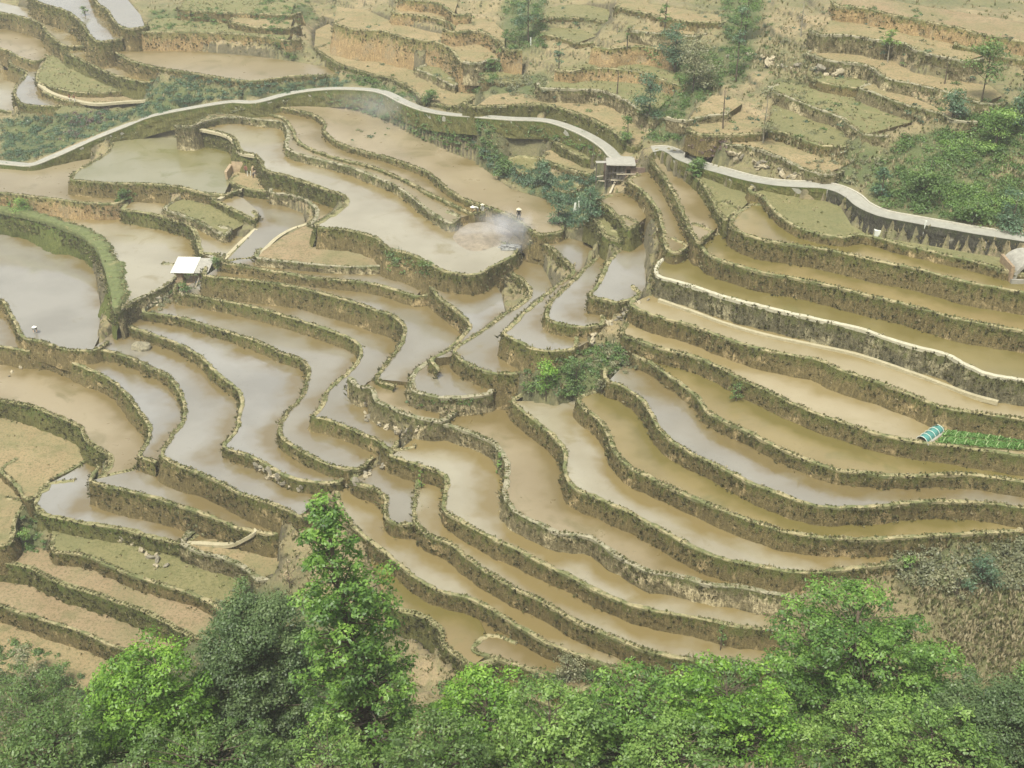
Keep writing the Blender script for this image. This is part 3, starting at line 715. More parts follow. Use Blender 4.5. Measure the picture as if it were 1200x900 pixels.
def normals(P, sgn):
    T = np.gradient(P, axis=0); T /= (np.linalg.norm(T, axis=1)[:, None]+1e-9)
    k = np.ones(5)/5; Tp = np.pad(T, ((2, 2), (0, 0)), mode='edge')
    T = np.stack([np.convolve(Tp[:, i], k, 'valid') for i in (0, 1)], 1); T /= (np.linalg.norm(T, axis=1)[:, None]+1e-9)
    return np.stack([T[:, 1], -T[:, 0]], 1)*sgn
def ns(x, y, z, f): return noise.noise((x*f, y*f, z*f))

# ================================================================== ground
def grid_ground():
    zz = LOW.copy(); bedw = bed.copy()
    for _ in range(2): bedw[1:-1, 1:-1] |= bedw[:-2, 1:-1] | bedw[2:, 1:-1] | bedw[1:-1, :-2] | bedw[1:-1, 2:]
    V = []; 
    nz = np.zeros(zz.shape)
    for j in range(NY):
        for i in range(NX):
            if not fix[j, i] and not bedw[j, i]:
                x, y = gx[i], gy[j]
                nz[j, i] = .35*ns(x, y, 0, .25) + .22*ns(x, y, 3, .8)
    zz = zz + nz
    me = bpy.data.meshes.new('ground')
    n = NX*NY
    co = np.stack([XX.ravel(), YY.ravel(), zz.ravel()], 1)
    ii = np.arange(n).reshape(NY, NX)
    q = np.stack([ii[:-1,:-1], ii[:-1,1:], ii[1:,1:], ii[1:,:-1]], -1).reshape(-1, 4)
    # outer skirt of ground to the horizon
    fillmesh(me, co, q)
    dep = YY*cp - (SURF-CAMZ)*sp; yy = YY*sp + (SURF-CAMZ)*cp
    U = CX + F*XX/dep; Vv = CY - F*yy/dep; veg = np.zeros(XX.shape)
    for kind, poly, n_, sz in ZONES: veg[pip(np.array(poly, float), U, Vv)] = .4 if kind == 'dry' else 1
    for _ in range(3):
        P_ = np.pad(veg, 1, mode='edge'); veg = (P_[:-2,1:-1]+P_[2:,1:-1]+P_[1:-1,:-2]+P_[1:-1,2:]+veg)*.2
    at = me.attributes.new('veg', 'FLOAT', 'POINT'); at.data.foreach_set('value', veg.ravel().astype(np.float32))
    return me
def fillmesh(me, co, q, smooth=True):
    q = np.asarray(q); k = q.shape[1]
    me.vertices.add(len(co)); me.vertices.foreach_set('co', np.asarray(co, np.float32).ravel())
    me.loops.add(q.size); me.loops.foreach_set('vertex_index', q.ravel().astype(np.int32))
    me.polygons.add(len(q)); me.polygons.foreach_set('loop_start', (np.arange(len(q))*k).astype(np.int32))
    me.polygons.foreach_set('use_smooth', np.full(len(q), smooth))
    me.update(calc_edges=True); me.validate()
link('ground', grid_ground(), MAT['ground'], kind='structure')
# the hills around, outside the detailed patch
def outer():
    xs = list(np.linspace(-1500, -159, 14)) + list(np.linspace(-120, 120, 9)) + list(np.linspace(159, 1500, 14))
    ys = list(np.linspace(-1500, -100, 10)) + [-40, 0, 34] + list(np.linspace(60, GY1-1, 16)) + list(np.linspace(GY1+60, 2500, 12))
    V = []; Fc = []
    for y in ys:
        for x in xs:
            if abs(x) <= 160 and 34 <= y <= GY1-.5: z = hgt(x, y)
            elif y < 34:
                z = 98.2-1.1*max(y, 2) if y > 2 else 96 - .0*y
                if y <= 0: z = 97
            elif y > GY1: z = hgt(min(max(x, -158), 158), GY1-2) - 14*(1-math.exp(-(y-GY1)/300))
            else: z = hgt(math.copysign(158, x), y) + (abs(x)-160)*.02
            V.append((x, y, z))
    nx = len(xs)
    for j in range(len(ys)-1):
        for i in range(nx-1):
            if -160 <= xs[i] and xs[i+1] <= 160 and ys[j] >= 34 and ys[j+1] <= GY1: continue
            Fc.append((j*nx+i, j*nx+i+1, (j+1)*nx+i+1, (j+1)*nx+i))
    return mesh('hills', V, Fc, True)
link('hills', outer(), MAT['ground'], kind='structure')

# ================================================================== terraces
from mathutils.geometry import delaunay_2d_cdt
nrs = np.random.RandomState(5)
TOES = np.array([(p[0], p[1], s.z) for s in ORDER for p in s.wf])
SNAME = {'l': 'paddy_water', 'b': 'paddy_mud', 'w': 'paddy_water', 'o': 'paddy_water', 'm': 'paddy_mud', 'd': 'field_soil', 'p': 'field_soil', 'g': 'field_grass', 'y': 'field_grass'}
BRINK = []                                       # (x, y, z, nx, ny, h, style) samples for grass and stones
def build_slab(s):
    rr = random.Random(zlib.crc32(s.key.encode()))
    w = s.w; n = len(w)
    area = abs(np.sum(w[:,0]*np.roll(w[:,1], -1)-np.roll(w[:,0], -1)*w[:,1]))/2
    step = max(.8, math.sqrt(area/1600.))
    x0, y0 = w.min(0); x1, y1 = w.max(0)
    X, Y = np.meshgrid(np.arange(x0+step/2, x1, step), np.arange(y0+step/2, y1, step))
    X = X.ravel()+nrs.uniform(-.25, .25, X.size)*step; Y = Y.ravel()+nrs.uniform(-.25, .25, Y.size)*step
    k = pip(w, X, Y); inn = np.stack([X[k], Y[k]], 1)
    pts = [Vector(p) for p in w]+[Vector(p) for p in inn]
    vo, _, fo, ov, _, _ = delaunay_2d_cdt(pts, [(a, (a+1) % n) for a in range(n)], [], 1, 1e-5)
    co = np.array([(p[0], p[1]) for p in vo])
    dry = s.surf in 'dgpy'
    edge = np.min(((co[:, None, :]-w[None, ::2, :])**2).sum(-1), axis=1)**.5
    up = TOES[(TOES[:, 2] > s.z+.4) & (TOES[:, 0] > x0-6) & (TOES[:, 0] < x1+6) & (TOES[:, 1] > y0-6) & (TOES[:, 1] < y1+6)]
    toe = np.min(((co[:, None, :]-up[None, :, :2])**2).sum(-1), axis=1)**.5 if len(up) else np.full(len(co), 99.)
    am = np.clip(edge/2.5, 0, 1)*(.22 if dry else 0)
    zz = [s.z + (am[q]*(ns(x, y, s.z, .3)+.5*ns(x, y, s.z, .9)) if dry else 0) for q, (x, y) in enumerate(co)]
    V = [(x, y, zz[q]) for q, (x, y) in enumerate(co)]; Fc = []
    for t in fo:
        a, b_, c = [co[q] for q in t[:3]]
        ar = (b_[0]-a[0])*(c[1]-a[1])-(b_[1]-a[1])*(c[0]-a[0])
        if ar == 0: continue
        Fc.append(tuple(t) if ar > 0 else tuple(reversed(t)))
    m0_ = len(V); V += [(p[0], p[1], s.z-.02) for p in w]+[(p[0], p[1], s.z-4.5) for p in w]
    nf = len(s.wf)
    for k in range(nf-1, n):
        k2 = (k+1) % n; Fc.append((m0_+k, m0_+k2, m0_+n+k2, m0_+n+k))
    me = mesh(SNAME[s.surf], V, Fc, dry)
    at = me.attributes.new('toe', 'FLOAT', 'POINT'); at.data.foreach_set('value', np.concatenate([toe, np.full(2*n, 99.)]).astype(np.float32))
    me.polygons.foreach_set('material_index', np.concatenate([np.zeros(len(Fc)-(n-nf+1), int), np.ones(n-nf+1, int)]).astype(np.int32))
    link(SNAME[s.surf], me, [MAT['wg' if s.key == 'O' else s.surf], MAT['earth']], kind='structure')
    if s.key in SPLIT:
        pt, st2, words2 = SPLIT[s.key]
        k = int(np.argmin([abs(u-pt[0])+abs(v-pt[1]) for u, v in s.front]))
        wall_piece(s, s.wf[:k+1], s.style, s.words, 1, 0); wall_piece(s, s.wf[k:], st2, words2, 0, 1)
    else: wall_piece(s, s.wf, s.style, s.words)
def wall_piece(s, wf, style, words, e0=1, e1=1):
    # ---- retaining wall with its bund
    n0 = normals(np.array(wf), 1 if s.ccw else -1)
    t0 = wf[1]-wf[0]; t1 = wf[-1]-wf[-2]; t0 = t0/(np.linalg.norm(t0)+1e-9); t1 = t1/(np.linalg.norm(t1)+1e-9)
    pre_ = [wf[0]-n0[0]*3.2-t0*1.5, wf[0]-n0[0]*1.2-t0*.9, wf[0]-n0[0]*.3-t0*.35] if e0 and abs(s.front[0][0]-600) < 640 else []
    post_ = [wf[-1]-n0[-1]*.3+t1*.35, wf[-1]-n0[-1]*1.2+t1*.9, wf[-1]-n0[-1]*3.2+t1*1.5] if e1 and abs(s.front[-1][0]-600) < 640 else []
    P = resample(pre_+list(wf)+post_, .5)
    if len(P) < 3: P = resample(wf, .2)
    N2 = normals(P, 1 if s.ccw else -1)
    nP = len(P); z = s.z
    for i in range(nP):                           # brink wanders a little
        x, y = P[i]; P[i] = P[i] + N2[i]*(.16*ns(x, y, z, .7)+.10*ns(x, y, z, 1.9))
    seg = np.linalg.norm(np.diff(P, axis=0), axis=1); L = np.concatenate([[0], np.cumsum(seg)])
    drop = s.h*1.22 + .9 + (.9 if s.nat else 0)
    rows = 8; V = []; hv = []
    bat = BAT*(2.2 if style in ('bank',) else 1)
    am = {'stone': .2, 'cut': .26, 'bank': .4, 'grass': .22}.get(style, .13)
    for i in range(nP):
        x, y = P[i]; nx, ny = N2[i]
        for r in range(rows+1):
            f = r/rows; dz = f*drop
            o = .06 + bat*dz*(1+1.1*max(-.5, ns(x, y, 3, .09)*2)) + am*(ns(x, y, z-dz, .55)*1.3 + ns(x, y, (z-dz), 1.7)*.8 + ns(x, y, z-dz*1.5, 4.)*.35)*(min(1, f*4))
            V.append((x+nx*o, y+ny*o, z+.1-dz)); hv.append(1-dz/max(s.h, .8))
    Fc = []
    for i in range(nP-1):
        for r in range(rows):
            a = i*(rows+1)+r; b = a+rows+1
            q = (a, a+1, b+1, b) if s.ccw else (a, b, b+1, a+1)
            Fc.append(q)
    mid = P[nP//2]
    root = empty('retaining_wall', (mid[0], mid[1], z-s.h), words, 'terrace wall', 'earth and stone walls of the terraces')
    inv = Vector((-mid[0], -mid[1], -(z-s.h)))
    me = mesh('wall_face', [(a+inv[0], b+inv[1], c+inv[2]) for a, b, c in V], Fc, style not in ('stone',))
    at = me.attributes.new('hv', 'FLOAT', 'POINT'); at.data.foreach_set('value', np.array(hv, np.float32))
    link('wall_face', me, MAT[style], root)
    # bund cross-section: (offset outward, height)
    bw = {'conc': .5, 'stone': .55, 'bank': 2.2, 'grass': .6, 'cut': .35}.get(style, .42)
    if z > 33: bw *= .9
    bh = {'conc': .25, 'bank': .75}.get(style, .15)
    V = []; nrow = 6
    for i in range(nP):
        x, y = P[i]; nx, ny = N2[i]
        k = 1 + .6*ns(x, y, 5, .5) + .35*ns(x, y, 9, 2.)
        kh = 1 + .5*ns(x, y, 2, .9) if style != 'conc' else 1
        if style == 'conc': k = 1
        if style == 'bank': k *= .25+.75*min(1, i/12, (nP-1-i)/12)
        g = 0.06+ (.0 if style != 'bank' else .3)
        for (o, hh) in ((g+.03, -.3), (g+.04, bh*.55), (g-.08*k, bh*kh), (-bw*.55*k, bh*1.02*kh), (-bw*.95*k, bh*.6*kh), (-bw*1.15*k, -.12)):
            V.append((x+nx*o+inv[0], y+ny*o+inv[1], z+hh+inv[2]))
    Fc = []
    for i in range(nP-1):
        for r in range(nrow-1):
            a = i*nrow+r; b = a+nrow
            Fc.append((a, b, b+1, a+1) if s.ccw else (a, a+1, b+1, b))
    Fc.append(tuple(range(nrow))); Fc.append(tuple(reversed(range((nP-1)*nrow, nP*nrow))))
    bm = {'conc': 'bund_conc', 'stone': 'bund_stone', 'grass': 'bund_grass', 'bank': 'bund_bank'}.get(style, 'bund')
    link('bund', mesh('bund', V, Fc), MAT[bm], root)
    for i in range(0, nP):
        BRINK.append((P[i][0], P[i][1], z, N2[i][0], N2[i][1], s.h, style, s.surf, bh, bat))
for s in ORDER: build_slab(s)

# ================================================================== roads and paths
def ribbon(pts, width, z_off, name, mat, thick=.3, smooth=9, zz=None):
    px = catmull([warp(p) if not (p[0] < -100 or p[0] > 1300) else p for p in pts], 6)
    if zz is None:
        g = [onground(u, v) for u, v in px]
        zs = resmooth(np.array([p[2] for p in g]), smooth)
    else: zs = zz
    W = np.array([unproj(u, v, z+z_off) for (u, v), z in zip(px, zs)])
    P = W[:, :2]; N2 = normals(P, 1); V = []; n = len(P)
    for i in range(n):
        for o, dz in ((width/2, -thick), (width/2, 0), (-width/2, 0), (-width/2, -thick)):
            V.append((P[i][0]+N2[i][0]*o, P[i][1]+N2[i][1]*o, W[i][2]+dz))
    Fc = []
    for i in range(n-1):
        for r in range(3): a = i*4+r; Fc.append((a, a+1, a+5, a+4))
    o = link(name, mesh(name, V, Fc), mat, kind='structure')
    return W, N2
W1, N1 = ribbon(ROAD1, 2.15, .28, 'road', MAT['road'], 1.2, 9, R1Z)
W2_, N2_ = ribbon(ROAD2, 2.3, .12, 'road', MAT['road'], 1.2, 9, R2Z)
for pts, wd in PATHS: ribbon(pts, wd, .32, 'footpath', MAT['path'], .5, 5)
def kerb(W, Nn, off, w, h, label):
    V = []; Fc = []; n = len(W); c = W[n//2]
    for i in range(n):
        for o, dz in ((off, -.1), (off, h), (off+w, h), (off+w, -.1)):
            V.append((W[i][0]+Nn[i][0]*o-c[0], W[i][1]+Nn[i][1]*o-c[1], W[i][2]+dz-c[2]))
    for i in range(n-1):
        for r in range(3): a = i*4+r; Fc.append((a, a+1, a+5, a+4))
    o = link('kerb', mesh('kerb', V, Fc), MAT['kerb'], label=label, category='kerb'); o.location = c
def roadwall(W, Nn, off, px, label, mat, i0, i1):
    V = []; hv = []; Fc = []; rows = 7; c = W[(i0+i1)//2]
    P = resample(W[i0:i1], .6)
    Nr = normals(P[:, :2], 1)
    for i in range(len(P)):
        d = np.linalg.norm(P[i]-np.array([0, 0, CAMZ])); H = px*d/F/cp*1.15 + .8
        for r in range(rows+1):
            dz = H*r/rows; o = off + .1*dz + .3*(ns(P[i][0], P[i][1], P[i][2]-dz, .8)+.5*ns(P[i][0], P[i][1], P[i][2]-dz, 2.4))*min(1, r/2)
            V.append((P[i][0]+Nr[i][0]*o-c[0], P[i][1]+Nr[i][1]*o-c[1], P[i][2]-.05-dz-c[2])); hv.append(.8-dz/H)
    for i in range(len(P)-1):
        for r in range(rows): a = i*(rows+1)+r; b = a+rows+1; Fc.append((a, a+1, b+1, b))
    me = mesh('stone_road_wall', V, Fc); at = me.attributes.new('hv', 'FLOAT', 'POINT'); at.data.foreach_set('value', np.array(hv, np.float32))
    o = link('road_wall', me, mat, label=label, category='retaining wall'); o.location = c
n2 = len(W2_)
kerb(W2_, N2_, -1.28, .24, .14, 'bright concrete kerb along the uphill edge of the right hand road')
kerb(W1, N1, .9, .17, .12, 'bright concrete kerb along the downhill edge of the left hand road')
roadwall(W2_[:, :], N2_, 1.2, 13, 'dark dry stone wall holding up the concrete road at the right', MAT['roadwall'], int(n2*.50), n2)
roadwall(W1[:, :], N1, 1.1, 11, 'low mossy stone wall under the left hand road', MAT['grass'], 0, len(W1))
roadwall(W2_[:, :], N2_, 1.2, 7, 'low mossy wall under the first bend of the right hand road', MAT['grass'], 0, int(n2*.50))
# ================================================================== foliage
rng = np.random.RandomState(11)
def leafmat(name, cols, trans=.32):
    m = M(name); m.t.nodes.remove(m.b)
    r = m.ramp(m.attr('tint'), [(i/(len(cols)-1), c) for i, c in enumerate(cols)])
    d = m.n('BsdfDiffuse'); t = m.n('BsdfTranslucent'); g = m.n('BsdfGlossy'); mx = m.n('MixShader'); mx2 = m.n('MixShader')
    m.t.links.new(r, d.inputs['Color'])
    tc = m.mix(1., r, (1.25, 1.35, .6), 'MULTIPLY'); m.t.links.new(tc, t.inputs['Color'])
    g.inputs['Roughness'].default_value = .5; g.inputs['Color'].default_value = (.6, .6, .6, 1)
    mx.inputs[0].default_value = trans; mx2.inputs[0].default_value = .05
    m.l(d, 0, mx, 1); m.l(t, 0, mx, 2); m.l(mx, 0, mx2, 1); m.l(g, 0, mx2, 2); m.l(mx2, 0, m.out, 0)
    return m.m
LM = {
 'vivid': leafmat('vivid_leaves', [(.045, .105, .016), (.11, .23, .028), (.20, .37, .042), (.31, .50, .07)]),
 'tall': leafmat('tall_tree_leaves', [(.035, .085, .016), (.085, .18, .03), (.17, .31, .05), (.29, .46, .09)]),
 'green': leafmat('green_leaves', [(.045, .085, .02), (.08, .15, .035), (.13, .215, .05), (.19, .275, .08)]),
 'bright': leafmat('fresh_leaves', [(.06, .125, .028), (.125, .225, .045), (.21, .34, .07), (.30, .43, .11)]),
 'teal': leafmat('blue_green_leaves', [(0.031, 0.071, 0.040), (0.064, 0.128, 0.064), (0.106, 0.185, 0.092), (0.185, 0.241, 0.128)]),
 'dull': leafmat('dull_needles', [(.04, .078, .026), (.072, .125, .042), (.115, .18, .06), (.17, .24, .09)]),
 'pale': leafmat('grey_green_leaves', [(0.099, 0.114, 0.057), (0.170, 0.185, 0.092), (0.256, 0.256, 0.135), (0.355, 0.341, 0.199)]),
 'dry': leafmat('dry_leaves', [(0.128, 0.099, 0.057), (0.227, 0.170, 0.099), (0.355, 0.270, 0.156), (0.469, 0.383, 0.227)], .1),
 'maroon': leafmat('maroon_leaves', [(0.057, 0.035, 0.035), (0.114, 0.071, 0.064), (0.170, 0.128, 0.099), (0.227, 0.170, 0.128)], .1),
}
BARK = simple('bark', (.11, .085, .06), .95, 6, .5); BARKP = simple('pale_bark', (.30, .27, .21), .9, 6, .4)
def leaves(C, Nn, size, asp=.55):
    """C centres (n,3), Nn leaf normals -> folded leaf quads"""
    n = len(C)
    Nn = Nn/(np.linalg.norm(Nn, axis=1)[:, None]+1e-9)
    A = rng.randn(n, 3); T = np.cross(Nn, A); T /= (np.linalg.norm(T, axis=1)[:, None]+1e-9); B = np.cross(Nn, T)
    s = size*(.6+.8*rng.rand(n))[:, None]
    p0 = C - T*s*.5; p1 = C + B*s*asp*.5 - Nn*s*.1; p2 = C + T*s*.5 - Nn*s*.12; p3 = C - B*s*asp*.5 - Nn*s*.1
    V = np.stack([p0, p1, p2, p3], 1).reshape(-1, 3)
    q = np.arange(4*n).reshape(n, 4)
    return V, q
def leafobj(name, C, Nn, tint, size, mat, parent=None, asp=.55, **kw):
    V, q = leaves(C, Nn, size, asp)
    me = bpy.data.meshes.new(name)
    me.vertices.add(len(V)); me.vertices.foreach_set('co', V.astype(np.float32).ravel())
    me.loops.add(q.size); me.loops.foreach_set('vertex_index', q.ravel().astype(np.int32))
    me.polygons.add(len(q)); me.polygons.foreach_set('loop_start', (np.arange(len(q))*4).astype(np.int32))
    me.update(calc_edges=True)
    at = me.attributes.new('tint', 'FLOAT', 'FACE'); at.data.foreach_set('value', np.clip(tint, 0, 1).astype(np.float32))
    return link(name, me, mat, parent, **kw)
def clump_pts(c, r, n, flat=.6, shell=.55):
    """n leaves through a clump, thicker toward its upper shell"""
    d = rng.randn(n, 3); d /= np.linalg.norm(d, axis=1)[:, None]
    d[:, 2] = np.where(d[:, 2] < -.3, -d[:, 2]*.6, d[:, 2])
    rad = (shell+(1-shell)*rng.rand(n))**.8
    lump = 1+.25*np.sin(d[:, 0]*5+c[0])*np.cos(d[:, 1]*4+c[1])
    P = d*(rad*lump)[:, None]*r; P[:, 2] *= flat
    N_ = d*.8 + rng.randn(n, 3)*.45; N_[:, 2] += .7
    return P+np.asarray(c), N_
def tube(P, Rr, k=6):
    V = []; Fc = []; P = [np.array(p, float) for p in P]
    for i, p in enumerate(P):
        t = P[min(i+1, len(P)-1)]-P[max(i-1, 0)]; t /= np.linalg.norm(t)+1e-9
        a = np.cross(t, [0.3, .9, .2]); a /= np.linalg.norm(a)+1e-9; b = np.cross(t, a)
        for j in range(k):
            th = 2*math.pi*j/k; V.append(p+(a*math.cos(th)+b*math.sin(th))*Rr[i])
    for i in range(len(P)-1):
        for j in range(k): Fc.append((i*k+j, i*k+(j+1) % k, (i+1)*k+(j+1) % k, (i+1)*k+j))
    Fc.append(tuple(range(k))[::-1]); Fc.append(tuple(range((len(P)-1)*k, len(P)*k)))
    return V, Fc
def join(parts):
    V = []; Fc = []
    for v, f in parts:
        o = len(V); V += list(v); Fc += [tuple(x+o for x in q) for q in f]
    return V, Fc
def limb(a, b, r0, r1, bend=.12, k=5, seg=5):
    a = np.array(a, float); b = np.array(b, float); L = np.linalg.norm(b-a); off = rng.randn(3)*bend*L*.4; off[2] = abs(off[2])*.6
    P = [a+(b-a)*t+off*math.sin(math.pi*t) for t in np.linspace(0, 1, seg)]
    return tube(P, [r0+(r1-r0)*t for t in np.linspace(0, 1, seg)], k)
def tree(name, base, clumps, trunk_top, tr, leaf, lsize, mat, label, cat='tree', group=None, bark=None, dens=1., flat=.6, shell=.5, asp=.55, limbs=True):
    """clumps: list of (x,y,z,r) relative to base"""
    root = empty(name, base, label, cat, group)
    parts = []
    tt = np.array(trunk_top, float)
    parts.append(tube([(0, 0, -1.5), (0, 0, 0), tt*.35+rng.randn(3)*.1*tr*3, tt*.7+rng.randn(3)*.1*tr*3, tt], [tr*1.35, tr*1.1, tr*.85, tr*.6, tr*.3], 8))
    if limbs:
        for (x, y, z, r) in clumps:
            t = min(.95, max(.2, (z-r*.6-.25*math.hypot(x, y))/max(tt[2], .1)))
            parts.append(limb(tt*t, (x, y, z-.15*r), tr*.32*(1.15-t)+.02, .02))
    V, Fc = join(parts)
    link('trunk', mesh('trunk', V, Fc, True), bark or BARK, root)
    C = []; Nn = []; T = []
    for (x, y, z, r) in clumps:
        n = int(dens*leaf*r*r)
        p, q = clump_pts((x, y, z), r, n, flat, shell)
        C.append(p); Nn.append(q)
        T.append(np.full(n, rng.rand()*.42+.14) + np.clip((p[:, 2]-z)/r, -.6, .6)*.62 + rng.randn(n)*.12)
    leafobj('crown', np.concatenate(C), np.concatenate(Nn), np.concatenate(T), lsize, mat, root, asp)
    return root
def px_scale(y, z):                               # photo pixels per metre at a point
    return F/(y*cp-(z-CAMZ)*sp)
def crown_tree(name, y, outline, depth, label, mat, lsize, leaf, tr, spacing=1.3, rr=(.9, 1.5), trunk_u=None, group=None, flat=.6, shell=.5, dens=1., extra_base=0, asp=.55, bark=None, cat='tree'):
    """outline: [(v, u_left, u_right)] rows of the crown as seen in the photo, at ground distance y"""
    rows = []
    for v, ul, ur in outline:
        z = None
        d = ray((ul+ur)/2, v); s_ = y/d[1]; z = CAMZ+d[2]*s_
        xl = ray(ul, v); xr = ray(ur, v)
        rows.append((z, xl[0]*y/xl[1], xr[0]*y/xr[1]))
    rows.sort()
    zb, zt = rows[0][0], rows[-1][0]
    if trunk_u is None: trunk_u = (outline[-1][1]+outline[-1][2])/2
    d = ray(trunk_u, outline[-1][0]); xb = d[0]*y/d[1]
    gz = hgt(xb, y) if y > GY0 else 98.2-1.1*y
    base = np.array([xb, y, gz-extra_base])
    cl = []; z = zb
    while z <= zt:
        xl = np.interp(z, [r[0] for r in rows], [r[1] for r in rows]); xr = np.interp(z, [r[0] for r in rows], [r[2] for r in rows])
        hw = max(.3, (xr-xl)/2); cx = (xl+xr)/2; dd = min(depth, hw*1.1)
        n = max(1, int(2*math.pi*hw/spacing*.55))
        ph = rng.rand()*6
        for i in range(n):
            th = ph+2*math.pi*i/n+rng.rand()*.5
            r = rr[0]+(rr[1]-rr[0])*rng.rand(); r = min(r, hw*.9+.25)
            q = max(0, 1-r*.75/hw)*(.72+.42*rng.rand())
            if rng.rand() < .12: continue
            if rng.rand() < .15: q *= 1.22; r *= .7
            cl.append((cx+math.cos(th)*hw*q-base[0], math.sin(th)*dd*q, z-base[2]+rng.randn()*.25, r))
        if hw > 2.2:
            for i in range(int(hw*.8)): cl.append((cx+rng.randn()*hw*.35-base[0], rng.randn()*dd*.35, z-base[2]+rng.randn()*.3, rr[1]))
        z += spacing*.8
    topx = (np.interp(zt, [r[0] for r in rows], [r[1] for r in rows])+np.interp(zt, [r[0] for r in rows], [r[2] for r in rows]))/2
    return tree(name, base, cl, (topx-base[0], 0, zt-base[2]-.8), tr, leaf, lsize, mat, label, cat, group, bark, dens, flat, shell, asp)
# ---- the near trees below the camera
crown_tree('broadleaf_tree', 60, [(580,368,388),(598,354,402),(622,344,418),(650,344,420),(668,350,440),(690,345,468),(715,352,470),(745,342,470),(775,350,490),(810,345,496),(840,362,492),(868,395,480)], 3.6,
  'tall narrow glossy green tree rising over the terraces left of centre', LM['tall'], .27, 150, .3, 1.3, (.55, 1.15), 446, flat=.6, shell=.35)
crown_tree('broadleaf_tree', 62, [(762,150,210),(785,120,225),(815,96,248),(850,92,256),(885,100,250)], 3.2,
  'rounded bright yellow green tree at the bottom left', LM['vivid'], .25, 150, .22, 1.2, (.8, 1.3), 172, flat=.42, shell=.4)
crown_tree('fine_leaved_tree', 66, [(716,262,345),(745,238,365),(790,225,372),(840,225,372),(890,215,372)], 3.5,
  'soft dark grey green tree behind the tall one, bottom left', LM['dull'], .2, 330, .25, 1.2, (.9, 1.4), 300, flat=.8, shell=.2)
for args in (
  (61, [(800,530,612),(825,505,620),(855,492,625),(885,490,628)], 'vivid', 'leafy bright green crown just right of the tall tree, at the bottom edge'),
  (57, [(822,600,690),(850,575,700),(885,570,710)], 'bright', 'yellow green crown with small leaves, bottom centre'),
  (60, [(800,690,800),(822,665,810),(855,660,815),(890,660,815)], 'tall', 'fresh green crown at the bottom, just right of centre'),
  (59, [(790,800,905),(812,782,920),(850,775,930),(890,775,935)], 'vivid', 'brightest green crown at the bottom, left of the layered tree')):
    y, ol, mt, lb = args
    crown_tree('broadleaf_tree', y, ol, 2.8, lb, LM[mt], .25, 150, .18, 1.15, (.7, 1.15), group='trees along the bottom edge', flat=.55, shell=.4)
crown_tree('broadleaf_tree', 66, [(706,975,1040),(718,930,1066),(738,908,1092),(768,900,1118),(800,905,1130),(832,915,1140),(862,945,1135)], 4.2,
  'broad layered green tree with dark gaps between its tiers, lower right', LM['tall'], .25, 150, .3, 1.4, (.7, 1.5), 1003, flat=.34, shell=.4)
crown_tree('broadleaf_tree', 58, [(838,960,1050),(860,935,1075),(890,925,1085)], 2.6,
  'pale feathery green crown at the bottom, under the layered tree', LM['bright'], .2, 180, .15, 1.1, (.7, 1.1), flat=.6)
crown_tree('fine_leaved_tree', 58, [(812,1115,1210),(840,1085,1230),(890,1070,1240)], 3.4,
  'blurry dark green tree in the lower right corner', LM['dull'], .2, 330, .2, 1.2, (.8, 1.3), flat=.8, shell=.25)
for args in (
  (55, [(845,1040,1150),(870,1020,1180),(892,1010,1190)], 'bright', 'soft light green crown at the bottom, left of the corner tree'),
  (54, [(858,470,560),(880,450,575),(895,450,580)], 'green', 'dull green crown at the bottom edge beside the tall trunk'),
  (55, [(850,750,840),(875,730,860),(895,725,860)], 'bright', 'light feathery crown low at the bottom, right of centre'),
  (54, [(862,170,290),(882,150,330),(896,150,335)], 'green', 'dull green crown at the bottom edge, below the dark grey green tree'),
  (56, [(850,20,110),(875,-10,120),(895,-20,120)], 'green', 'olive crown at the bottom edge in the left corner')):
    y, ol, mt, lb = args
    crown_tree('broadleaf_tree', y, ol, 2.6, lb, LM[mt], .22, 160, .15, 1.1, (.65, 1.05), group='trees along the bottom edge', flat=.55, shell=.35)
crown_tree('broadleaf_tree', 55, [(868,345,420),(890,320,440)], 2.2, 'low light green bush at the foot of the tall tree', LM['bright'], .2, 170, .12, 1., (.6, .95), cat='bush')
crown_tree('shrub', 70, [(792,5,60),(815,-10,88),(845,-10,80)], 2.2, 'loose olive shrub in the lower left corner', LM['green'], .2, 120, .1, 1.1, (.6, 1.), cat='shrub')

# ---- small trees and bushes standing on the terraces, placed at their foot
def small(u, v, hpx, wpx, kind, label, cat='tree', name='small_tree', tfrac=.45, dens=1., lsize=.3, trpx=1.6, pale=False, group=None, n=9):
    g = onground(u, v); sc = px_scale(g[1], g[2]); H = hpx/sc/cp; Wd = wpx/sc; cl = []
    for i in range(n):
        th = rng.rand()*6.28; q = math.sqrt(rng.rand())*.62
        zz = H*(tfrac + (1-tfrac)*rng.rand()*.92)
        taper = 1 - .55*((zz/H-tfrac)/(1-tfrac))**2
        cl.append((math.cos(th)*Wd*.5*q*taper, math.sin(th)*Wd*.5*q*taper, zz, max(.25, Wd*.24*(.7+.6*rng.rand()))))
    return tree(name, g, cl, (rng.randn()*.1, rng.randn()*.1, H*.9), max(.05, trpx/sc/2), 70, lsize, LM[kind], label, cat, group, BARKP if pale else None, dens, .7, .2)
UP = 'small trees on the dry terraces above the road'
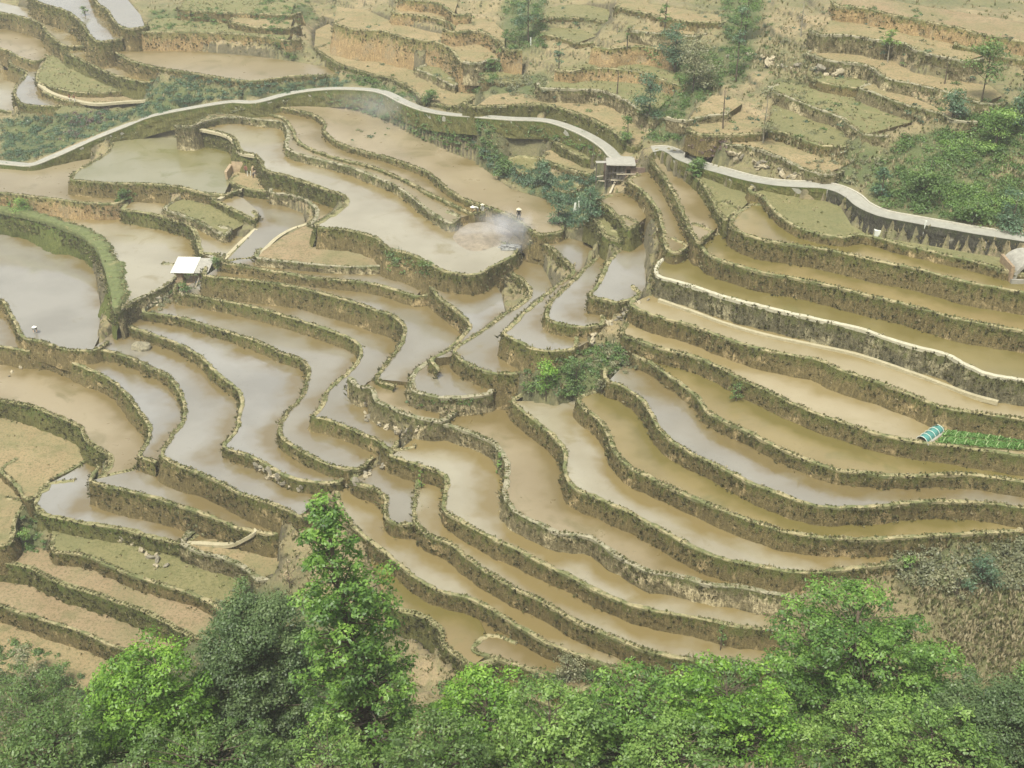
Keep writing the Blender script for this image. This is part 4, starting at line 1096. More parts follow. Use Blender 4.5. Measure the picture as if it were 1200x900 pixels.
for a in (
 (1040, 73, 34, 24, 'bright', 'small light green tree with a pale stem on the curved ochre flat', .5, .7, True),
 (1107, 98, 26, 16, 'pale', 'nearly bare dark stemmed tree on the ochre flat, upper right', .35, .12, False),
 (1150, 119, 62, 70, 'green', 'spreading dark stemmed tree at the right end of the ochre flat', .42, .5, False),
 (1115, 140, 28, 40, 'teal', 'dense bluish bushy tree below the second flat, upper right', .12, .9, False),
 (847, 150, 46, 14, 'pale', 'very slim tree with a thin bare stem above the road', .35, .12, False),
 (894, 168, 62, 44, 'pale', 'hazy round crowned tree with thin leaning stem above the road bend', .3, .35, True),
 (938, 44, 40, 20, 'pale', 'leafless forked tree near the top, right of the green valley', .3, .06, True),
 (655, 94, 40, 18, 'teal', 'small green tree with split trunk above the long ochre field', .45, .8, False),
 (723, 110, 26, 7, 'pale', 'bare stick like sapling above the dark stone wall', .3, .08, False),
 (778, 42, 40, 20, 'green', 'small upright tree beside the bright ochre strip', .3, .7, False),
 (735, 60, 26, 12, 'green', 'tiny dark crowned tree at the left end of the short grey wall', .5, .9, False),
 (619, 50, 66, 42, 'teal', 'tall dark green tree at the top edge left of the bright ochre strip', .2, 1., False),
 (760, 148, 54, 50, 'teal', 'dark leafy tree in the hollow above the hut', .2, .8, False),
 (812, 108, 62, 66, 'pale', 'big grey green crown filling the hollow at upper centre right', .15, .9, False),
 (790, 84, 48, 54, 'teal', 'bluish grey crown at the top of the hollow', .2, .8, False),
 (862, 96, 78, 26, 'teal', 'slender dark tree in the narrow green gully, lower of the two', .3, .8, False),
 (872, 52, 66, 42, 'green', 'leafy tree at the top of the narrow green gully', .2, 1., False),
 (1165, 175, 44, 56, 'bright', 'fresh green thicket tree on the overgrown right hand slope', .1, 1., False),
 (1192, 155, 50, 40, 'teal', 'dark bluish tree at the right edge of the overgrown slope', .1, .9, False),
 (1085, 232, 46, 62, 'green', 'broad dull green bush just above the road at the right', .08, .9, False),
 (1032, 232, 34, 30, 'teal', 'dark bush at the bend of the right hand road', .08, 1., False),
 (1140, 262, 26, 60, 'green', 'low dark bush lining the right hand road', .05, 1., False),
 (1185, 268, 40, 50, 'teal', 'dark bush lining the road near the right edge', .05, 1., False),
 (690, 258, 40, 46, 'teal', 'leafy bush in the gully below the wrecked hut', .08, 1., False),
 (655, 262, 34, 34, 'teal', 'dark blue green bush at the right end of the largest brown paddy', .08, 1., False),
 (640, 218, 24, 40, 'teal', 'low bush in the upper gully left of the hut', .08, 1., False),
 (590, 208, 18, 34, 'green', 'low bush at the back of the largest brown paddy', .08, 1., False),
 (505, 122, 14, 26, 'green', 'small bush on the road side below the ochre field', .08, 1., False),
 (735, 172, 34, 26, 'green', 'small bush beside the road end above the hut', .08, 1., False),
 (815, 208, 20, 34, 'green', 'small round bush under the road right of the hut', .08, 1., False)):
    u, v, hp, wp, kd, lb, tf, dn, pl = a
    small(u, v, hp, wp, kd, lb, 'tree' if tf > .15 else 'bush', 'small_tree' if tf > .15 else 'bush', tf, dn, .32, 1.7, pl, UP if tf > .15 else None, 6 if wp < 18 else 14)
BU = 'bushes among the paddies'
for a in (
 (863, 470, 24, 24, 'green', 'green bush hanging on the wall over the narrow paddy, right of centre'),
 (844, 762, 44, 16, 'green', 'upright weed clump on the wall near the bottom right of the fan'),
 (640, 462, 34, 44, 'vivid', 'bright green bush beside the small footpath at the valley line'),
 (676, 452, 34, 40, 'green', 'olive bush in the middle of the central gully'),
 (705, 462, 18, 24, 'pale', 'grey green weed clump at the foot of the central gully'),
 (585, 555, 30, 12, 'bright', 'light green weed hanging on the S shaped wall'),
 (494, 572, 24, 12, 'bright', 'small light green tuft between two little paddies below the stone crossing'),
 (30, 640, 24, 24, 'bright', 'green bush by the lilac triangle at the far left'),
 (462, 318, 22, 30, 'green', 'left end bush of the shrubby bank before the biggest lilac paddy'),
 (500, 326, 20, 30, 'green', 'right end bush of the shrubby bank before the biggest lilac paddy'),
 (255, 318, 16, 20, 'green', 'dark small bush at the right side of the white shed'),
 (218, 342, 12, 22, 'green', 'bush under the floor of the white shed'),
 (145, 236, 14, 24, 'green', 'green bush above the corner of the big pond'),
 (30, 250, 18, 40, 'bright', 'dense green bush on the thick bank at the left edge'),
 (665, 800, 34, 50, 'pale', 'grey green shrub at the foot of the fan above the tree tops'),
 (36, 800, 44, 50, 'pale', 'grey leafy shrub below the lower left banks'),
 (70, 805, 34, 44, 'green', 'dark shrub below the lower left banks'),
 (1148, 690, 40, 60, 'teal', 'dark shrub on the dry slope at the right edge of the fan'),
 (1120, 700, 34, 30, 'pale', 'tufted grass clump on the dry slope at the right'),
 (1062, 668, 20, 30, 'bright', 'bright weeds at the right end of the long brown wall'),
 (1192, 815, 46, 40, 'bright', 'fern like bush at the right edge near the bottom'),
 (340, 690, 44, 40, 'dry', 'nearly bare twiggy shrub left of the tall tree'),
 (285, 705, 28, 34, 'green', 'olive bush beside the broken white rail'),
 (100, 18, 10, 14, 'green', 'tiny bush on the high wall at top left')):
    u, v, hp, wp, kd, lb = a
    small(u, v, hp, wp, kd, lb, 'bush', 'bush', .08, .14 if kd == 'dry' else 1., .24, 1., False, BU, 12)

# ---- undergrowth that reads as one mass, per kind
UG = {}; DRYT = []; DRYG = []
for kind, poly, n, sz in ZONES:
    poly = np.array(poly, float); lo = poly.min(0); hi = poly.max(0); k = 0
    if kind == 'dry': n *= 5
    while k < n:
        u, v = lo+(hi-lo)*rng.rand(2)
        if not pip(poly, [u], [v])[0]: continue
        k += 1
        g = onground(u, v); r = sz*(.5+.8*rng.rand())
        i = int((g[0]-GX0)/G); j = int((g[1]-GY0)/G)
        if kind == 'dry':
            (DRYT if rng.rand() < .6 else DRYG).append((g[0], g[1], g[2]-.05, 0, -.2, .9+1.3*rng.rand())); continue
        p, q = clump_pts((g[0], g[1], g[2]+r*.15), r, int(58*r*r+14), .65, .3)
        UG.setdefault(kind, []).append((p, q, np.full(len(p), .15+.5*rng.rand())+rng.randn(len(p))*.12))
k = 0
while k < 620:                                    # scattered scrub over the dry hillside above the road
    u = 380+840*rng.rand(); v = 170*rng.rand()-5; k += 1
    if ns(u, v, 0, .02) < -.15: continue
    g = onground(u, v); r = .25+.75*rng.rand()**2; kind = ('pale', 'green', 'teal')[rng.randint(3)]
    p, q = clump_pts((g[0], g[1], g[2]+r*.1), r, int(60*r*r+12), .6, .3)
    UG.setdefault(kind, []).append((p, q, np.full(len(p), .1+.45*rng.rand())+rng.randn(len(p))*.12))
for kind, L in UG.items():
    C = np.concatenate([a[0] for a in L]); Nn = np.concatenate([a[1] for a in L]); T = np.concatenate([a[2] for a in L])
    leafobj('undergrowth', C, Nn, T, .3, LM[kind], None, .5, kind='stuff')

# ---- weeds and grass on walls, bunds and open ground
def blades(pts, mats, name, hh, n=5):
    """pts: (x,y,z,nx,ny,scale)"""
    V = []; Fc = []; T = []
    P = np.array(pts); m_ = len(P)
    base = np.repeat(P, n, axis=0); k = len(base)
    th = rng.rand(k)*6.283; lean = .25+.6*rng.rand(k); h = hh*base[:, 5]*(.5+.9*rng.rand(k))
    d = np.stack([np.cos(th)*.6+base[:, 3]*.6, np.sin(th)*.6+base[:, 4]*.6], 1)
    o = rng.randn(k, 2)*.09
    w_ = .05+.05*rng.rand(k)
    px_ = np.stack([-np.sin(th), np.cos(th)], 1)*w_[:, None]
    b = base[:, :2]+o
    a0 = np.column_stack([b-px_, base[:, 2]]); a1 = np.column_stack([b+px_, base[:, 2]])
    tp = np.column_stack([b+d*(lean*h)[:, None], base[:, 2]+h])
    mid1 = np.column_stack([b+px_*1.1+d*(lean*h*.35)[:, None], base[:, 2]+h*.6]); mid0 = np.column_stack([b-px_*1.1+d*(lean*h*.35)[:, None], base[:, 2]+h*.6])
    V = np.stack([a0, a1, mid1, tp, mid0], 1).reshape(-1, 3); q = np.arange(5*k).reshape(k, 5)
    me = bpy.data.meshes.new(name)
    me.vertices.add(len(V)); me.vertices.foreach_set('co', V.astype(np.float32).ravel())
    me.loops.add(q.size); me.loops.foreach_set('vertex_index', q.ravel().astype(np.int32))
    me.polygons.add(k); me.polygons.foreach_set('loop_start', (np.arange(k)*5).astype(np.int32)); me.update(calc_edges=True)
    at = me.attributes.new('tint', 'FLOAT', 'FACE'); at.data.foreach_set('value', np.clip(.5+rng.randn(k)*.22, 0, 1).astype(np.float32))
    return link(name, me, mats, None, kind='stuff')
LM['grass'] = leafmat('green_grass', [(.10, .115, .04), (.14, .155, .055), (.19, .195, .08), (.25, .24, .12)], .25)
LM['straw'] = leafmat('straw_grass', [(.22, .19, .10), (.31, .27, .15), (.40, .35, .21), (.48, .43, .28)], .2)
LM['darkg'] = leafmat('wall_weeds', [(.06, .062, .026), (.09, .09, .038), (.125, .12, .052), (.17, .155, .075)], .15)
green = list(DRYG); straw = list(DRYT); dark = []; stones = []
for (x, y, z, nx, ny, h, st, sf, bh, bat) in BRINK:
    e = {'conc': .15, 'bank': 2.4, 'grass': 1.7, 'stone': .8, 'cut': .5}.get(st, 1.)
    gfac = .5+.5*math.sin(x*.13+y*.07+z)                       # green and bare stretches alternate
    for k in range(10):
        if rng.rand() < .50*e*(.25+gfac)*(.4+1.2*(ns(x, y, 7, .9) > 0)):
            o = -.4*rng.rand() if st != 'bank' else -2.4*rng.rand(); (green if rng.rand() < .68 else straw).append((x+nx*o, y+ny*o, z+bh*.7, nx*.5, ny*.5, .28+.42*rng.rand()**2))
    nw = h*1.35*(2.0 if st in ('grass', 'bank') else 1.25)
    for k in range(rng.poisson(nw)):
        f = rng.rand()**1.3; dz = f*h*.95; o = .08+bat*dz
        (dark if rng.rand() < .7 else (green if rng.rand() < .75 else straw)).append((x+nx*o+rng.randn()*.15, y+ny*o+rng.randn()*.15, z-dz, nx*1.3, ny*1.3, .4+.5*rng.rand()))
for s in ORDER:                                   # turf on the grassed and weedy fields
    if s.surf not in 'gyd': continue
    lo = s.w.min(0); hi = s.w.max(0); ar = (hi-lo).prod()
    n_ = int(ar*{'g': .8, 'y': .35, 'd': .12}[s.surf]); P_ = lo+(hi-lo)*rng.rand(n_, 2); P_ = P_[pip(s.w, P_[:, 0], P_[:, 1])]
    for x, y in P_:
        if ns(x, y, 1, .25) < (-.35 if s.surf == 'g' else .0): continue
        (green if rng.rand() < (.6 if s.surf != 'd' else .3) else straw).append((x, y, s.z-.02, 0, -.2, .35+.5*rng.rand()))
nn = 0
while nn < 40000:
    u = rng.rand()*1500-150; v = rng.rand()*920-10
    g = onground(u, v)
    i = int((g[0]-GX0)/G); j = int((g[1]-GY0)/G)
    nn += 1
    if not (0 <= i < NX and 0 <= j < NY) or fix[j, i] or bed[j, i]:
        continue
    (straw if rng.rand() < .5 else green).append((g[0], g[1], g[2]-.05, 0, -.3, .8+.9*rng.rand()))
blades(green, LM['grass'], 'grass', .31, 5); blades(straw, LM['straw'], 'dry_grass', .36, 5); blades(dark, LM['darkg'], 'wall_weeds', .42, 5)
print('tufts', len(green), len(straw), len(dark))
# ================================================================== built things, people, smoke
def box(x0, x1, y0, y1, z0, z1, j=0.):
    V = [(x, y, z) for z in (z0, z1) for (x, y) in ((x0, y0), (x1, y0), (x1, y1), (x0, y1))]
    if j: V = [(a+rng.randn()*j, b+rng.randn()*j, c+rng.randn()*j) for a, b, c in V]
    return V, [(3, 2, 1, 0), (4, 5, 6, 7), (0, 1, 5, 4), (1, 2, 6, 5), (2, 3, 7, 6), (3, 0, 4, 7)]
def beam(a, b, w, h=None):
    return tube([a, b], [w, w], 5 if h is None else 4)
def part(name, shapes, mat, root, smooth=False, **kw):
    V, Fc = join(shapes if isinstance(shapes, list) else [shapes]); return link(name, mesh(name, V, Fc, smooth), mat, root, **kw)
WOOD = simple('weathered_timber', (.13, .115, .10), .9, 5, .5); PALEW = simple('sawn_boards', (.48, .42, .32), .85, 4, .35)
WHITE = simple('white_sheet_metal', (.66, .65, .61), .55, 1.5, .2); GREYM = simple('dull_sheet_metal', (.36, .34, .31), .6, 2, .2)
BRICK = simple('pale_clay_bricks', (.36, .26, .17), .95, 3, .4); DBRICK = simple('old_brown_bricks', (.20, .14, .115), .95, 4, .45)
CONCR = simple('weathered_concrete', (.34, .32, .29), .9, 2, .3); DARK = simple('dark_interior', (.02, .018, .015), 1, 2, .3)
ADOBE = simple('mud_plaster', (.44, .33, .22), .95, 1.5, .3)
TURQ = simple('turquoise_plastic', (.09, .28, .27), .35, 2.5, .4); PWHITE = simple('white_plastic', (.72, .73, .70), .4, 2, .15)
# --- shed with a white roof between the pond and the curved walls
g = onground(214, 341); sc = px_scale(g[1], g[2]); zr = 3.7
t = empty('field_shed', g, 'open shed with white metal roof on clay brick piers beside the second big pond', 'shed')
t.rotation_euler = (0, 0, R(-3))
def corr(x0, x1, y0, y1, z0, z1):
    V = []; Fc = []; n = 26
    for i in range(n+1):
        x = x0+(x1-x0)*i/n; dz = .035*(i % 2)
        V += [(x+.25*(y0-y1)*0, y0, z0+dz), (x, y1, z1+dz), (x, y1, z1+dz-.05), (x, y0, z0+dz-.05)]
    for i in range(n):
        a = i*4; b = a+4
        for q in range(4): Fc.append((a+q, b+q, b+(q+1) % 4, a+(q+1) % 4))
    Fc += [(3, 2, 1, 0), (n*4, n*4+1, n*4+2, n*4+3)]
    return V, Fc
part('roof_panel', corr(-1.3, 2.6, -.9, 3.9, zr, zr+.75), WHITE, t); part('roof_panel', corr(2.62, 4.9, -.6, 3.7, zr-.05, zr+.7), GREYM, t, label='duller grey roof panel')
part('brick_pier', [box(-.55, .45, -.35, .55, -1.5, zr-.12, .02), box(-.9, -.45, -.1, .5, -1.5, 1.9, .03)], BRICK, t)
for x in (2.2, 3.2, 4.2): part('post', beam((x, .1, .3), (x, .1, zr-.1), .1), BRICK, t)
for x in (-.8, 2.2, 4.4): part('post', beam((x, 3.4, -1.), (x, 3.4, zr+.55), .08), WOOD, t)
part('rafters', [beam((-1.2, -.7, zr-.12), (4.8, -.5, zr-.15), .07), beam((-1.2, 3.5, zr+.55), (4.8, 3.4, zr+.5), .07)], WOOD, t)
part('platform', [box(.6, 4.6, -.4, 3., 1.2, 1.38, .01), box(.8, 1.1, -.3, 0, -1.2, 1.2), box(4., 4.3, -.3, 0, -1.2, 1.2)], BRICK, t)
for k, (u, v, L, a) in enumerate(((234, 333, 2.6, .5), (240, 337, 2.9, 1.2), (229, 336, 1.8, -.3))):
    g2 = onground(u, v)
    p_ = part('timber_prop', [beam((0, 0, -.1), (math.cos(a)*L*.4, .3, L*.8), .09)], PALEW, None, label=('short', 'long', 'tilted')[k]+' pale timber prop leaning under the white roofed shed', category='timber'); p_.location = g2
# --- wrecked hut at the road gap
g = onground(722, 213); zr = 3.5
t = empty('wrecked_hut', g, 'half collapsed dark timber hut under a flat pale roof at the road gap', 'hut')
t.scale = (.85, .85, .85)
part('roof', [box(-1.9, 3.4, -1.2, 2.8, zr, zr+.22, .05), box(-3.9, -1.8, .2, 1.3, zr-.02, zr+.12, .04)], GREYM, t)
part('timber_wall', [beam((x, -.5+rng.randn()*.15, -.8), (x+rng.randn()*.25, -.6+rng.randn()*.3, zr-.05), .11+.05*rng.rand()) for x in np.linspace(-2.1, 1.2, 13)]+
     [beam((-2.2, -.75, 1.9), (1.3, -.8, 2.1), .09), beam((-2.3, -.8, .6), (1.2, -.7, 1.), .08)], WOOD, t)
wl = part('brick_wall', [box(1.5, 1.8, -.6, -.3, -.6, zr-.03), box(2.6, 5.2, -.6, -.3, -.6, zr-.6, .04), box(1.8, 2.6, -.6, -.3, -.6, .7), box(1.8, 2.6, -.6, -.3, 2.6, zr-.05), box(1.5, 1.8, -.3, 2.4, -.6, zr-.03), box(5., 5.3, -.28, 2.4, -.6, zr-.8, .04)], DBRICK, t)
part('opening', box(1.82, 2.58, -.36, -.31, .72, 2.58), DARK, wl)
part('back_wall', box(-2.2, 5., 2.4, 2.6, -.6, zr-.1, .03), DBRICK, t)
for x, y in ((-3.7, .7), (-2, -1.), (-2, 2.5)): part('post', beam((x, y, -1.2), (x, y, zr), .09), WOOD, t)
for k, (u, v, L, a, b_) in enumerate(((712, 214, 3.4, 2.6, .1), (718, 221, 3.6, -1.9, .25), (708, 209, 2.6, 3., .15), (736, 208, 4., .35, .12), (726, 216, 3., .2, .1))):
    g2 = onground(u, v); V, Fc = box(-L/2, L/2, -.16, .16, 0, .07)
    p_ = link('plank', mesh('plank', V, Fc), PALEW, None, label='pale loose plank lying at the foot of the wrecked hut', category='plank', group='loose planks below the wrecked hut')
    p_.location = g2+np.array([0, 0, .15+.12*k]); p_.rotation_euler = (0, b_, a)
# --- earthen ruin
g = onground(286, 208)
t = empty('mud_brick_ruin', g, 'roofless mud plastered ruin on a bare yard in front of the green tinged pond', 'ruin')
part('wall', [box(-3.2, -2.8, -1.2, 3.4, -.5, 1.5, .1), box(-2.8, .3, 3., 3.4, -.5, 2.1, .1)], ADOBE, t)
part('wall', [box(1.3, 1.7, .4, 3.6, -.5, 1.7, .12), box(1.7, 3.4, .4, .8, -.5, 1.1, .12)], ADOBE, t)
part('doorway', box(-.55, 0., 2.93, 2.99, 0, 1.5), DARK, t)
for x in (.6, 1.2, 2.1, 2.9): part('post', beam((x, .2+.2*x, -.1), (x+.05, .2+.2*x, .9+rng.rand()*.3), .07), PWHITE, t)
# --- concrete shelter at the right edge
g = onground(1189, 327)
t = empty('concrete_shelter', g, 'small rounded concrete shelter with dark mouth at the right edge below the road', 'shelter')
def vault(r, y0, y1, r2):
    V = []; Fc = []; n = 12
    for i in range(n+1):
        a = math.pi*i/n
        for (rr_, y) in ((r, y0), (r, y1), (r2, y1), (r2, y0)): V.append((math.cos(a)*rr_, y, math.sin(a)*rr_))
    for i in range(n):
        for q in range(4): Fc.append((i*4+q, i*4+(q+1) % 4, i*4+4+(q+1) % 4, i*4+4+q))
    Fc += [(0, 1, 2, 3), (n*4+3, n*4+2, n*4+1, n*4)]
    return V, Fc
V, Fc = vault(2.3, -.2, 4.2, 1.9); part('vault', ([(x+2., y, z) for x, y, z in V], Fc), CONCR, t)
part('mouth', ([(x+2., 1.2+y*0, z) for x, y, z in [(math.cos(math.pi*i/12)*1.88, 0, math.sin(math.pi*i/12)*1.88) for i in range(13)]], [tuple(range(13))]), DARK, t)
part('sill', box(-.6, 4.6, -.7, -.25, -.8, .18, .03), CONCR, t)
part('side_wall', box(-.7, -.35, -.2, 3.6, -.5, 1.7, .03), BRICK, t)
# --- turquoise tunnel and seedbeds on the pale field
zs = SL['A5'].z
a = unproj(1080, 517, zs); b = unproj(1104, 500, zs); dv = b-a; L = np.linalg.norm(dv); an = math.atan2(dv[1], dv[0])
t = empty('plastic_tunnel', a, 'turquoise plastic covered low tunnel lying across the pale field', 'plant tunnel'); t.rotation_euler = (0, 0, an)
def tunnel(L, r, n=10, m_=14, th=.03, y0=0.):
    V = []; Fc = []
    for k in range(m_+1):
        for i in range(n+1):
            A_ = math.pi*i/n; q = r*(1+.07*math.sin(k*2.1)); V.append((L*k/m_, y0+math.cos(A_)*q, math.sin(A_)*q*.85+.02*math.sin(k*3+i)))
    for k in range(m_):
        for i in range(n): a_ = k*(n+1)+i; Fc.append((a_, a_+1, a_+n+2, a_+n+1))
    return V, Fc
part('cover', tunnel(L, .62), TURQ, t, True)
for k in range(6):
    x = L*k/5; pts_ = [(x, math.cos(math.pi*i/10)*.68, math.sin(math.pi*i/10)*.6) for i in range(11)]
    part('hoop', tube(pts_, [.035]*11, 5), PWHITE, t)
part('edge_sheet', box(-.2, L+.2, -.95, -.7, 0.01, .12, .04), GREYM, t)
def bed_(pxq, label, hoops):
    q = np.array([unproj(u, v, zs) for u, v in pxq]); c = q.mean(0)
    t = empty('seedling_bed', c, label, 'seedbed', 'seedling beds on the pale field')
    V = [(p[0]-c[0], p[1]-c[1], z_) for z_ in (-.1, .2) for p in q]; n = len(q)
    Fc = [tuple(range(n, 2*n))]+[(i, (i+1) % n, n+(i+1) % n, n+i) for i in range(n)]
    part('soil', (V, Fc), MAT['g'], t)
    m_ = 11000; P = []
    lo = q[:, :2].min(0); hi = q[:, :2].max(0); R_ = lo+(hi-lo)*rng.rand(m_, 2); R_ = R_[pip(q[:, :2], R_[:, 0], R_[:, 1])]
    C = np.column_stack([R_-c[:2], np.full(len(R_), .32)]); Nn = rng.randn(len(R_), 3); Nn[:, 2] = np.abs(Nn[:, 2])*.4+.4
    leafobj('seedlings', C, Nn, .45+rng.rand(len(R_))*.5, .42, LM['seed'], t, .4)
    for (ua, va, ub, vb) in hoops:
        a_ = unproj(ua, va, zs)-c; b_ = unproj(ub, vb, zs)-c; a_[2] = b_[2] = 0
        pts_ = [a_+(b_-a_)*f+np.array([0, 0, .22+.3*math.sin(math.pi*f)]) for f in np.linspace(0, 1, 7)]
        part('hoop', tube(pts_, [.04]*7, 5), LMHOOP, t)
LM['seed'] = leafmat('rice_seedlings', [(.05, .12, .03), (.09, .20, .045), (.13, .27, .06), (.2, .34, .1)], .3)
LMHOOP = simple('bamboo_hoop', (.36, .44, .22), .7, 5, .2)
bed_([(1104, 512.5), (1210, 521), (1300, 527), (1300, 522), (1210, 515.5), (1108, 507)], 'rear strip of bright green seedlings under bamboo hoops, on the pale field', [(1106+12.5*k, 512.6+k*1.0, 1111+12.5*k, 507.5+k*.95) for k in range(9)])
bed_([(1096, 520), (1150, 525.5), (1210, 530), (1300, 537), (1300, 530), (1210, 523.5), (1104, 514.5)], 'front strip of bright green seedlings under bamboo hoops, on the pale field', [(1104+12.5*k, 521+k*1.05, 1109+12.5*k, 515.3+k*1.0) for k in range(9)])
# --- small white things
def onething(name, shapes, mat, u, v, label, cat, dz=0., rz=0., **kw):
    g = onground(u, v); V, Fc = join(shapes); o = link(name, mesh(name, V, Fc), mat, None, label=label, category=cat, **kw); o.location = g+np.array([0, 0, dz]); o.rotation_euler = (0, 0, rz); return o
def lump(r, sx=1, sy=1, sz=.7, k=7, j=.18):
    V = []; Fc = []
    for i in range(k+1):
        for q in range(2*k):
            a = math.pi*i/k; b = math.pi*q/k; s_ = r*(1+rng.randn()*j*(0 < i < k)*.6)
            V.append((math.sin(a)*math.cos(b)*s_*sx, math.sin(a)*math.sin(b)*s_*sy, math.cos(a)*s_*sz))
    for i in range(k):
        for q in range(2*k): Fc.append((i*2*k+q, (i+1)*2*k+q, (i+1)*2*k+(q+1) % (2*k), i*2*k+(q+1) % (2*k)))
    return V, Fc
onething('plastic_sack', [lump(.42)], PWHITE, 33.5, 144, 'round white sack above the dark shrubs at the far left', 'sack', .25)
onething('concrete_block', [box(-.45, .45, -.4, .4, -.2, .7)], PWHITE, 1028, 275, 'white square block at the foot of the dark stone road wall', 'block')
onething('drain_pipe', [beam((0, 0, -.2), (.1, 0, 2.3), .14)], PWHITE, 1081, 278, 'short white drain pipe standing against the stone road wall', 'pipe')
onething('plastic_sheet', [box(-.45, -.05, -.1, .1, 0, 1.7, .08), box(.15, .5, -.1, .1, .1, 2., .08)], PWHITE, 676, 249, 'torn white sheets hanging in the gully bushes below the hut', 'sheet')
onething('rail', [beam((-1.6, 0, .8), (1.8, .4, 1.2), .09), beam((-1.6, 0, .2), (1.2, 0, .1), .08)]+[beam((x, 0, -.2), (x, .1*x, .95), .07) for x in (-1.6, -.7, .3, 1.2)], PWHITE, 298, 716, 'broken white rail in the shrubs left of the tall tree', 'railing')
onething('marker_post', [beam((0, 0, -.2), (0, 0, 1.3), .12)], PWHITE, 622, 52, 'small white post in the green hollow at the top', 'post')
onething('tree_stump', [beam((0, 0, -.2), (.1, 0, .8), .3), beam((.1, 0, .5), (.6, 0, .9), .12)], BARK, 749, 267, 'dark stump at the head of the white rectangular pool', 'stump')
onething('boulder', [lump(1.3, 1.3, .9, .6)], simple('mossy_boulder', (.27, .24, .17), .95, 2, .5), 166, 408, 'mossy boulder lying in the fifth paddy below the white shed', 'boulder', .2)
# --- rocks
RK = [simple('pale_rock', (.42, .36, .26), .95, 2.5, .35), simple('grey_rock', (.24, .215, .17), .95, 2.5, .4)]
rockm = []
for k in range(4):
    V, Fc = lump(1., 1.2, .85, .65, 5, .35); me = mesh('rock', V, Fc); me.materials.append(RK[k % 2]); rockm.append(me)
def rocks(path, n, spread, r0, r1, label, group, seed):
    rs = np.random.RandomState(seed); px = catmull(path, 6)
    for k in range(n):
        f = rs.rand()*(len(px)-1.01); i = int(f); u, v = np.array(px[i])+(np.array(px[i+1])-np.array(px[i]))*(f-i)
        u += rs.randn()*spread; v += rs.randn()*spread*.5
        g = onground(u, v); o = bpy.data.objects.new('rock', rockm[rs.randint(4)]); COL.objects.link(o)
        r = r0+(r1-r0)*rs.rand()**2; o.location = g+np.array([0, 0, r*.25]); o.scale = (r, r*(.7+.5*rs.rand()), r*.8); o.rotation_euler = (rs.rand(), rs.rand(), rs.rand()*6)
        o['label'] = label; o['category'] = 'rock'; o['group'] = group
rocks([(302, 545), (318, 556), (335, 566), (350, 572), (372, 572)], 26, 3.5, .3, .8, 'pale rock in the heap left of the tall tree top', 'rocks heaped above the tall tree', 1)
rocks([(425, 470), (432, 490), (450, 500), (470, 507), (490, 500)], 22, 5, .25, .6, 'pale rock at the foot of the rough pool wall left of the crossing', 'rocks below the small stone walled pool', 2)
rocks([(470, 524), (455, 540), (440, 552), (420, 563), (402, 572)], 18, 3, .2, .5, 'stone of the rough crossing between left and right terraces', 'stones of the crossing', 3)
rocks([(165, 365), (185, 352), (205, 345), (225, 335)], 22, 5, .25, .55, 'grey rock on the slope below the white roofed shed', 'rocks below the shed', 4)
rocks([(752, 350), (735, 362), (722, 375), (705, 390), (690, 402)], 24, 4, .25, .6, 'grey stone along the valley line in the centre', 'stones along the valley line', 5)
rocks([(140, 628), (170, 650), (195, 668)], 14, 5, .3, .7, 'brown rock on the bank above the yellow green strip', 'rocks above the yellow green strip', 6)
rocks([(36, 415), (30, 422), (22, 432), (12, 440)], 12, 2.5, .2, .4, 'pale stone of the rough steps by the left edge', 'stones of the rough steps at the left', 7)
rocks([(855, 180), (880, 190), (910, 200), (935, 208)], 20, 5, .4, .9, 'dark rock in the outcrop above the road bend', 'rocks of the outcrop above the road', 8)
rocks([(880, 60), (910, 75), (945, 80), (985, 85)], 16, 7, .4, 1., 'purplish rock on the dry slope at upper right', 'rocks on the dry slope', 9)
